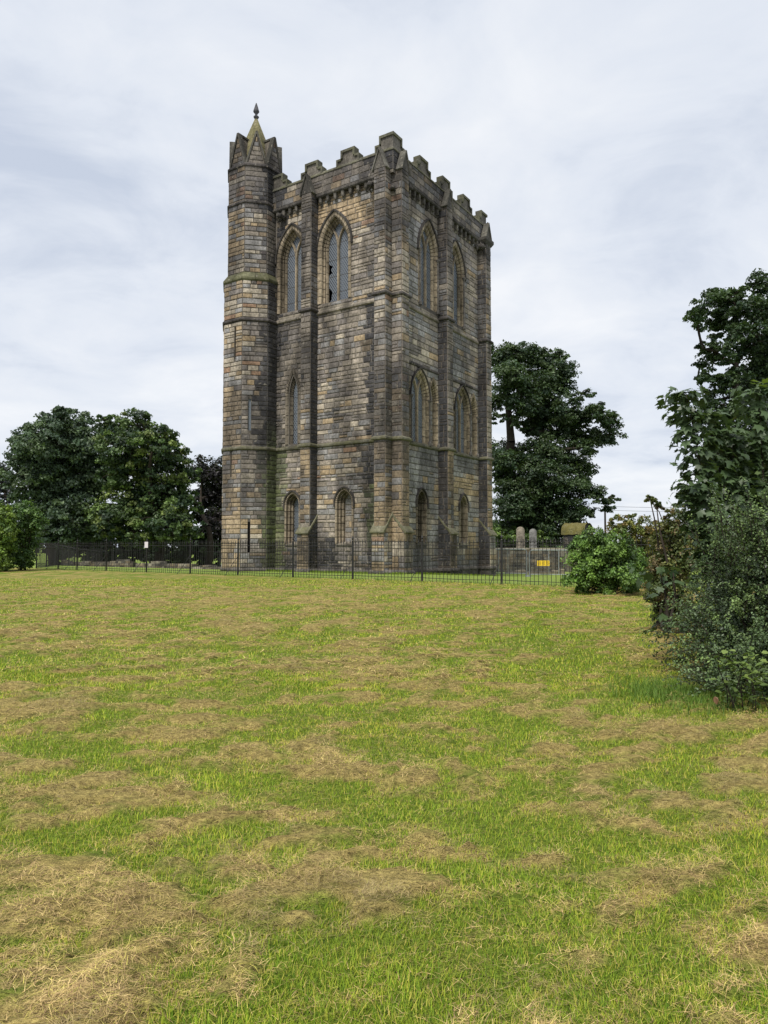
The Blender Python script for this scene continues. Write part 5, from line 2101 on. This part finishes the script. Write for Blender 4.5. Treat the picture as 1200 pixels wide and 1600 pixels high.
gs = -.3
A = lambda px, py, d: tuple(at(px, py, d))
leafy_sapling('leafy sycamore sapling with drooping top leaves behind the dark shrub',
              [[A(1140, 1000, 10.2), A(1125, 880, 10.2), A(1102, 780, 10.1), A(1088, 690, 10.0), A(1072, 616, 10.0)],
               [A(1150, 980, 10.4), A(1135, 820, 10.4), A(1120, 700, 10.3), A(1102, 650, 10.2)],
               [A(1125, 900, 10.2), A(1105, 830, 10.1), A(1090, 760, 10.0)],
               [A(1150, 960, 10.5), A(1160, 840, 10.5), A(1150, 740, 10.4), A(1140, 680, 10.4)]], 401, 165, (), [A(1062, 620, 10), A(1058, 634, 10), A(1055, 650, 10.05), A(1066, 642, 9.95), A(1068, 612, 10)])
leafy_sapling('tall sycamore sapling with a yellow-green growing tip at the right edge',
              [[A(1190, 1000, 10.8), A(1190, 860, 10.8), A(1192, 740, 10.7), A(1186, 612, 10.6)],
               [A(1190, 900, 10.8), A(1170, 780, 10.7), A(1155, 690, 10.6)],
               [A(1200, 900, 10.9), A(1225, 760, 10.9), A(1230, 660, 10.9)]], 402, 140, [A(1186, 606, 10.55)])
leafy_sapling('low sycamore shoots with broad pale leaves beside the hawthorn',
              [[A(1045, 985, 9.6), A(1040, 930, 9.6), A(1030, 890, 9.5)], [A(1045, 985, 9.6), A(1055, 930, 9.6), A(1052, 895, 9.6)]], 403, 16)

BRM = []
for c in ((.15, .22, .045), (.12, .185, .04), (.09, .14, .035), (.19, .26, .06)):
    m = MB()
    m.add([(0, 0, 0), (.028, .03, .006), (.022, .062, .002), (0, .085, -.012), (-.022, .062, .002), (-.028, .03, .006)], ((0, 1, 2, 3), (0, 3, 4, 5)), c)
    BRM.append(m.mesh('leaf', M_SHRUB))
m = MB()
m.add([(0, 0, 0), (.03, .02, .015), (.035, .06, .0), (0, .11, -.03), (-.03, .06, .01), (-.028, .02, .0)], ((0, 1, 2, 3), (0, 3, 4, 5)), (.20, .105, .06))
DEADLEAF = m.mesh('leaf', M_SHRUB)
rng = np.random.default_rng(55)
brb = empty('bramble', (0, 0, 0), label='light green bramble leaves at the foot of the dark shrub', cat='bramble')
m = MB()
for k in range(16):
    s = np.array([rng.uniform(3.35, 3.95), 7.05 + rng.uniform(-.1, .15), 0])
    s[2] = gz(s[0], s[1])
    e = np.array([s[0] + rng.uniform(-.25, .25), s[1] - rng.uniform(.02, .2), s[2] + rng.uniform(.18, .58)])
    p = limb_path(s, e, rng, 5, .15)
    m.tube(p, [.005, .005, .004, .003, .002], 4, (.1, .08, .04))
    for q in range(14):
        t = rng.uniform(.04, 1)
        pt = np.array(p)[min(4, int(t * 5))] + rng.normal(size=3) * .035
        o = link('leaf', BRM[rng.integers(4)], brb, pt)
        o.rotation_euler = (rng.uniform(-.7, .2) + .3, rng.uniform(-.6, .6), rng.uniform(0, 2 * PI))
        sc = rng.uniform(.6, 1.15)
        o.scale = (sc, sc, sc)
o = link('leaf', DEADLEAF, brb, at(1117, 1088, 6.85))
o.rotation_euler = (-1.2, .2, 2.9)
o.scale = (.7, .7, .7)
o['label'] = 'dead brown leaf'
m.build('stems', M_BARK, brb)

# ------------------------------------------------------------------ grass and hay


def sample_field(n, y0, y1, rng, p=1.0):
    """Points spread with density falling off with distance (nearer is denser)."""
    u = rng.random(n)
    y = y0 * (y1 / y0) ** u if p == 1.0 else (y0 ** (1 - p) + u * (y1 ** (1 - p) - y0 ** (1 - p))) ** (1 / (1 - p))
    x = rng.uniform(-1, 1, n) * (.60 * y + 1.1)
    return x, y


def ribbons(x, y, z, hd, ln, wd, rise, bend, segs, tone, rng, name, mat, **kw):
    """Curved tapering strips: heading hd, length ln, width wd, rising then bending over."""
    n = len(x)
    dx, dy = np.cos(hd), np.sin(hd)
    rows = []
    for k in range(segs + 1):
        t = k / segs
        h = rise * (t - bend * t * t)
        along = ln * (t if np.ndim(bend) == 0 else t)
        px_, py_, pz_ = x + dx * along, y + dy * along, z + h
        wk = wd * (1 - .85 * t) * .5
        if k == segs:
            wk = wk * .4
        sx, sy = -dy, dx
        rows.append((np.stack([px_ + sx * wk, py_ + sy * wk, pz_], -1), np.stack([px_ - sx * wk, py_ - sy * wk, pz_], -1)))
    V = np.concatenate([np.stack([a, b], 1) for a, b in rows], 1).reshape(-1, 3)   # per blade: (a0,b0,a1,b1,...)
    m = 2 * (segs + 1)
    i = np.arange(n)[:, None] * m
    Fq = np.concatenate([i + np.array([[2 * k, 2 * k + 1, 2 * k + 3, 2 * k + 2]]) for k in range(segs)], 1).reshape(-1, 4)
    o = np_mesh(name, V, Fq, np.repeat(tone, segs, 0), mat)
    return setp(o, **kw)


rng = np.random.default_rng(900)
GREEN = np.array([(.235, .355, .026), (.32, .43, .032), (.14, .25, .018), (.43, .48, .05), (.52, .47, .09)])
STRAW = np.array([(.56, .41, .17), (.47, .325, .14), (.31, .21, .105), (.66, .50, .22), (.21, .135, .07), (.52, .46, .11)])


def grass_layer(n, y0, y1, hgt, wmin, segs, name, label):
    x, y = sample_field(n, y0, y1, rng)
    cov, heap = hay_mask(x, y)
    # out of the railing's far side the turf is kept by the material
    side = (x - FA[0]) * FN[0] + (y - FA[1]) * FN[1]
    tuft = fbm(x * 2.2, y * 2.2, 51, 3)
    keep = (rng.random(n) > .62 * heap + .12 * cov) & (side < 0.3)
    x, y, cov, heap, tuft = x[keep], y[keep], cov[keep], heap[keep], tuft[keep]
    n = len(x)
    h = hgt * rng.uniform(.4, 1.25, n) * (.55 + .9 * tuft) * (1 - .35 * cov)
    hd = rng.uniform(0, 2 * PI, n)
    wd = wmin * np.maximum(1, y / 4.2) * rng.uniform(.7, 1.3, n)
    tn = GREEN[rng.integers(0, 3, n)]
    yel = rng.random(n) < (.30 + .5 * cov)
    tn = np.where(yel[:, None], GREEN[rng.integers(3, 5, n)], tn)
    hue = fbm(x * .5, y * .7, 61, 3)[:, None]
    tn = tn * (.75 + .5 * tuft[:, None]) * np.concatenate([.8 + .45 * hue, .9 + .2 * hue, .9 + .2 * hue], 1)
    return ribbons(x, y, ground_z(x, y) + .01 * heap, hd, h * rng.uniform(.25, .9, n), wd, h, rng.uniform(.05, .45, n), segs, tn, rng, name, M_BLADE, kind='stuff', label=label)


grass_layer(330000, 1.7, 9.0, .035, .0034, 3, 'grass', 'short green grass blades across the near field')
grass_layer(210000, 8.0, 31.0, .046, .0042, 2, 'grass', 'short green grass blades across the far field')


def hay_layer(n, y0, y1, segs, name, label, lng, wmin):
    x, y = sample_field(n, y0, y1, rng)
    cov, heap = hay_mask(x, y)
    side = (x - FA[0]) * FN[0] + (y - FA[1]) * FN[1]
    keep = (rng.random(n) < .34 * cov + .85 * heap + .05) & (side < -.1)
    x, y, cov, heap = x[keep], y[keep], cov[keep], heap[keep]
    n = len(x)
    clump = fbm(x * 3.1, y * 3.1, 91, 3)
    piece = vnoise(x * 2.0, y * 3.0, 92)
    pile = np.where(y > 8, .11, .085) * heap * (.35 + 1.3 * sstep(.35, .7, clump))
    lift = rng.random(n) ** 1.3
    z = ground_z(x, y) + .008 + pile * lift
    swath = 3.4 * fbm(x * 2.3, y * 2.3, 93, 2) * PI
    hd = swath + rng.normal(size=n) * 1.3
    ln = lng * rng.uniform(.5, 1.5, n)
    wd = wmin * np.maximum(1, y / 4.2) * rng.uniform(.6, 1.3, n)
    tn = STRAW[rng.integers(0, len(STRAW), n)] * rng.uniform(.7, 1.2, n)[:, None]
    greyer = sstep(.62, .82, piece)[:, None] * .45
    tn = tn * (1 - greyer) + greyer * np.array([.15, .145, .075])
    rise = rng.normal(size=n) * .018 + .022
    return ribbons(x, y, z, hd, ln, wd, rise, rng.uniform(.6, 1.7, n), segs, tn, rng, name, M_HAY, kind='stuff', label=label)


hay_layer(520000, 1.7, 9.5, 2, 'cut_grass', 'dry tan cut grass lying in tangled mats on the near field', .058, .0019)
hay_layer(260000, 8.5, 30.0, 1, 'cut_grass', 'dry tan cut grass lying in tangled mats on the far field', .12, .0036)

# longer uncut grass at the foot of the shrubs and along the railing
q_ = rng.random(7000)
pa_ = np.where(q_ < .42, rng.uniform(-.9, 9.5, 7000), -1.0)
lx = np.where(q_ < .42, rng.normal(-.75, .16, 7000), rng.uniform(-.9, 11.6, 7000))
ly = np.where(q_ < .42, pa_, rng.normal(-.75, .16, 7000))
tx, ty = TC[0] + lx * CY - ly * SY, TC[1] + lx * SY + ly * CY
hh_ = .16 * rng.uniform(.3, 1.4, 7000)
ribbons(tx, ty, ground_z(tx, ty) - .01, rng.uniform(0, 2 * PI, 7000), hh_ * .5, np.full(7000, .022), hh_, .3, 2, GREEN[rng.integers(0, 3, 7000)] * .7, rng, 'tall_grass', M_BLADE, kind='stuff', label='grass added along the foot of the tower for contact shade')  # grass ring added to give a contact shadow at the tower base
n = 9000
k1 = rng.random(n)
xs = np.where(k1 < .45, rng.normal(3.2, .34, n), rng.uniform(3.0, 7.5, n))
yy = np.where(k1 < .45, rng.normal(7.75, .35, n), 7.3 + rng.normal(0, .28, n) + np.abs(xs - 4.6) * .15)
sel = k1 > .82
tt = rng.uniform(-7, 33, n)
xs = np.where(sel, FA[0] + FD[0] * tt + rng.normal(0, .10, n), xs)
yy = np.where(sel, FA[1] + FD[1] * tt + rng.normal(0, .10, n), yy)
h = np.where(sel, .14, .15) * rng.uniform(.4, 1.3, n)
tn = np.array([(.12, .21, .03), (.17, .27, .04), (.09, .17, .03)])[rng.integers(0, 3, n)]
ribbons(xs, yy, ground_z(xs, yy) - .01, rng.uniform(0, 2 * PI, n), h * .5, np.where(sel, .016, .007), h, .3, 3, tn, rng, 'tall_grass', M_BLADE, kind='stuff', label='longer uncut grass at the foot of the shrub and railing')
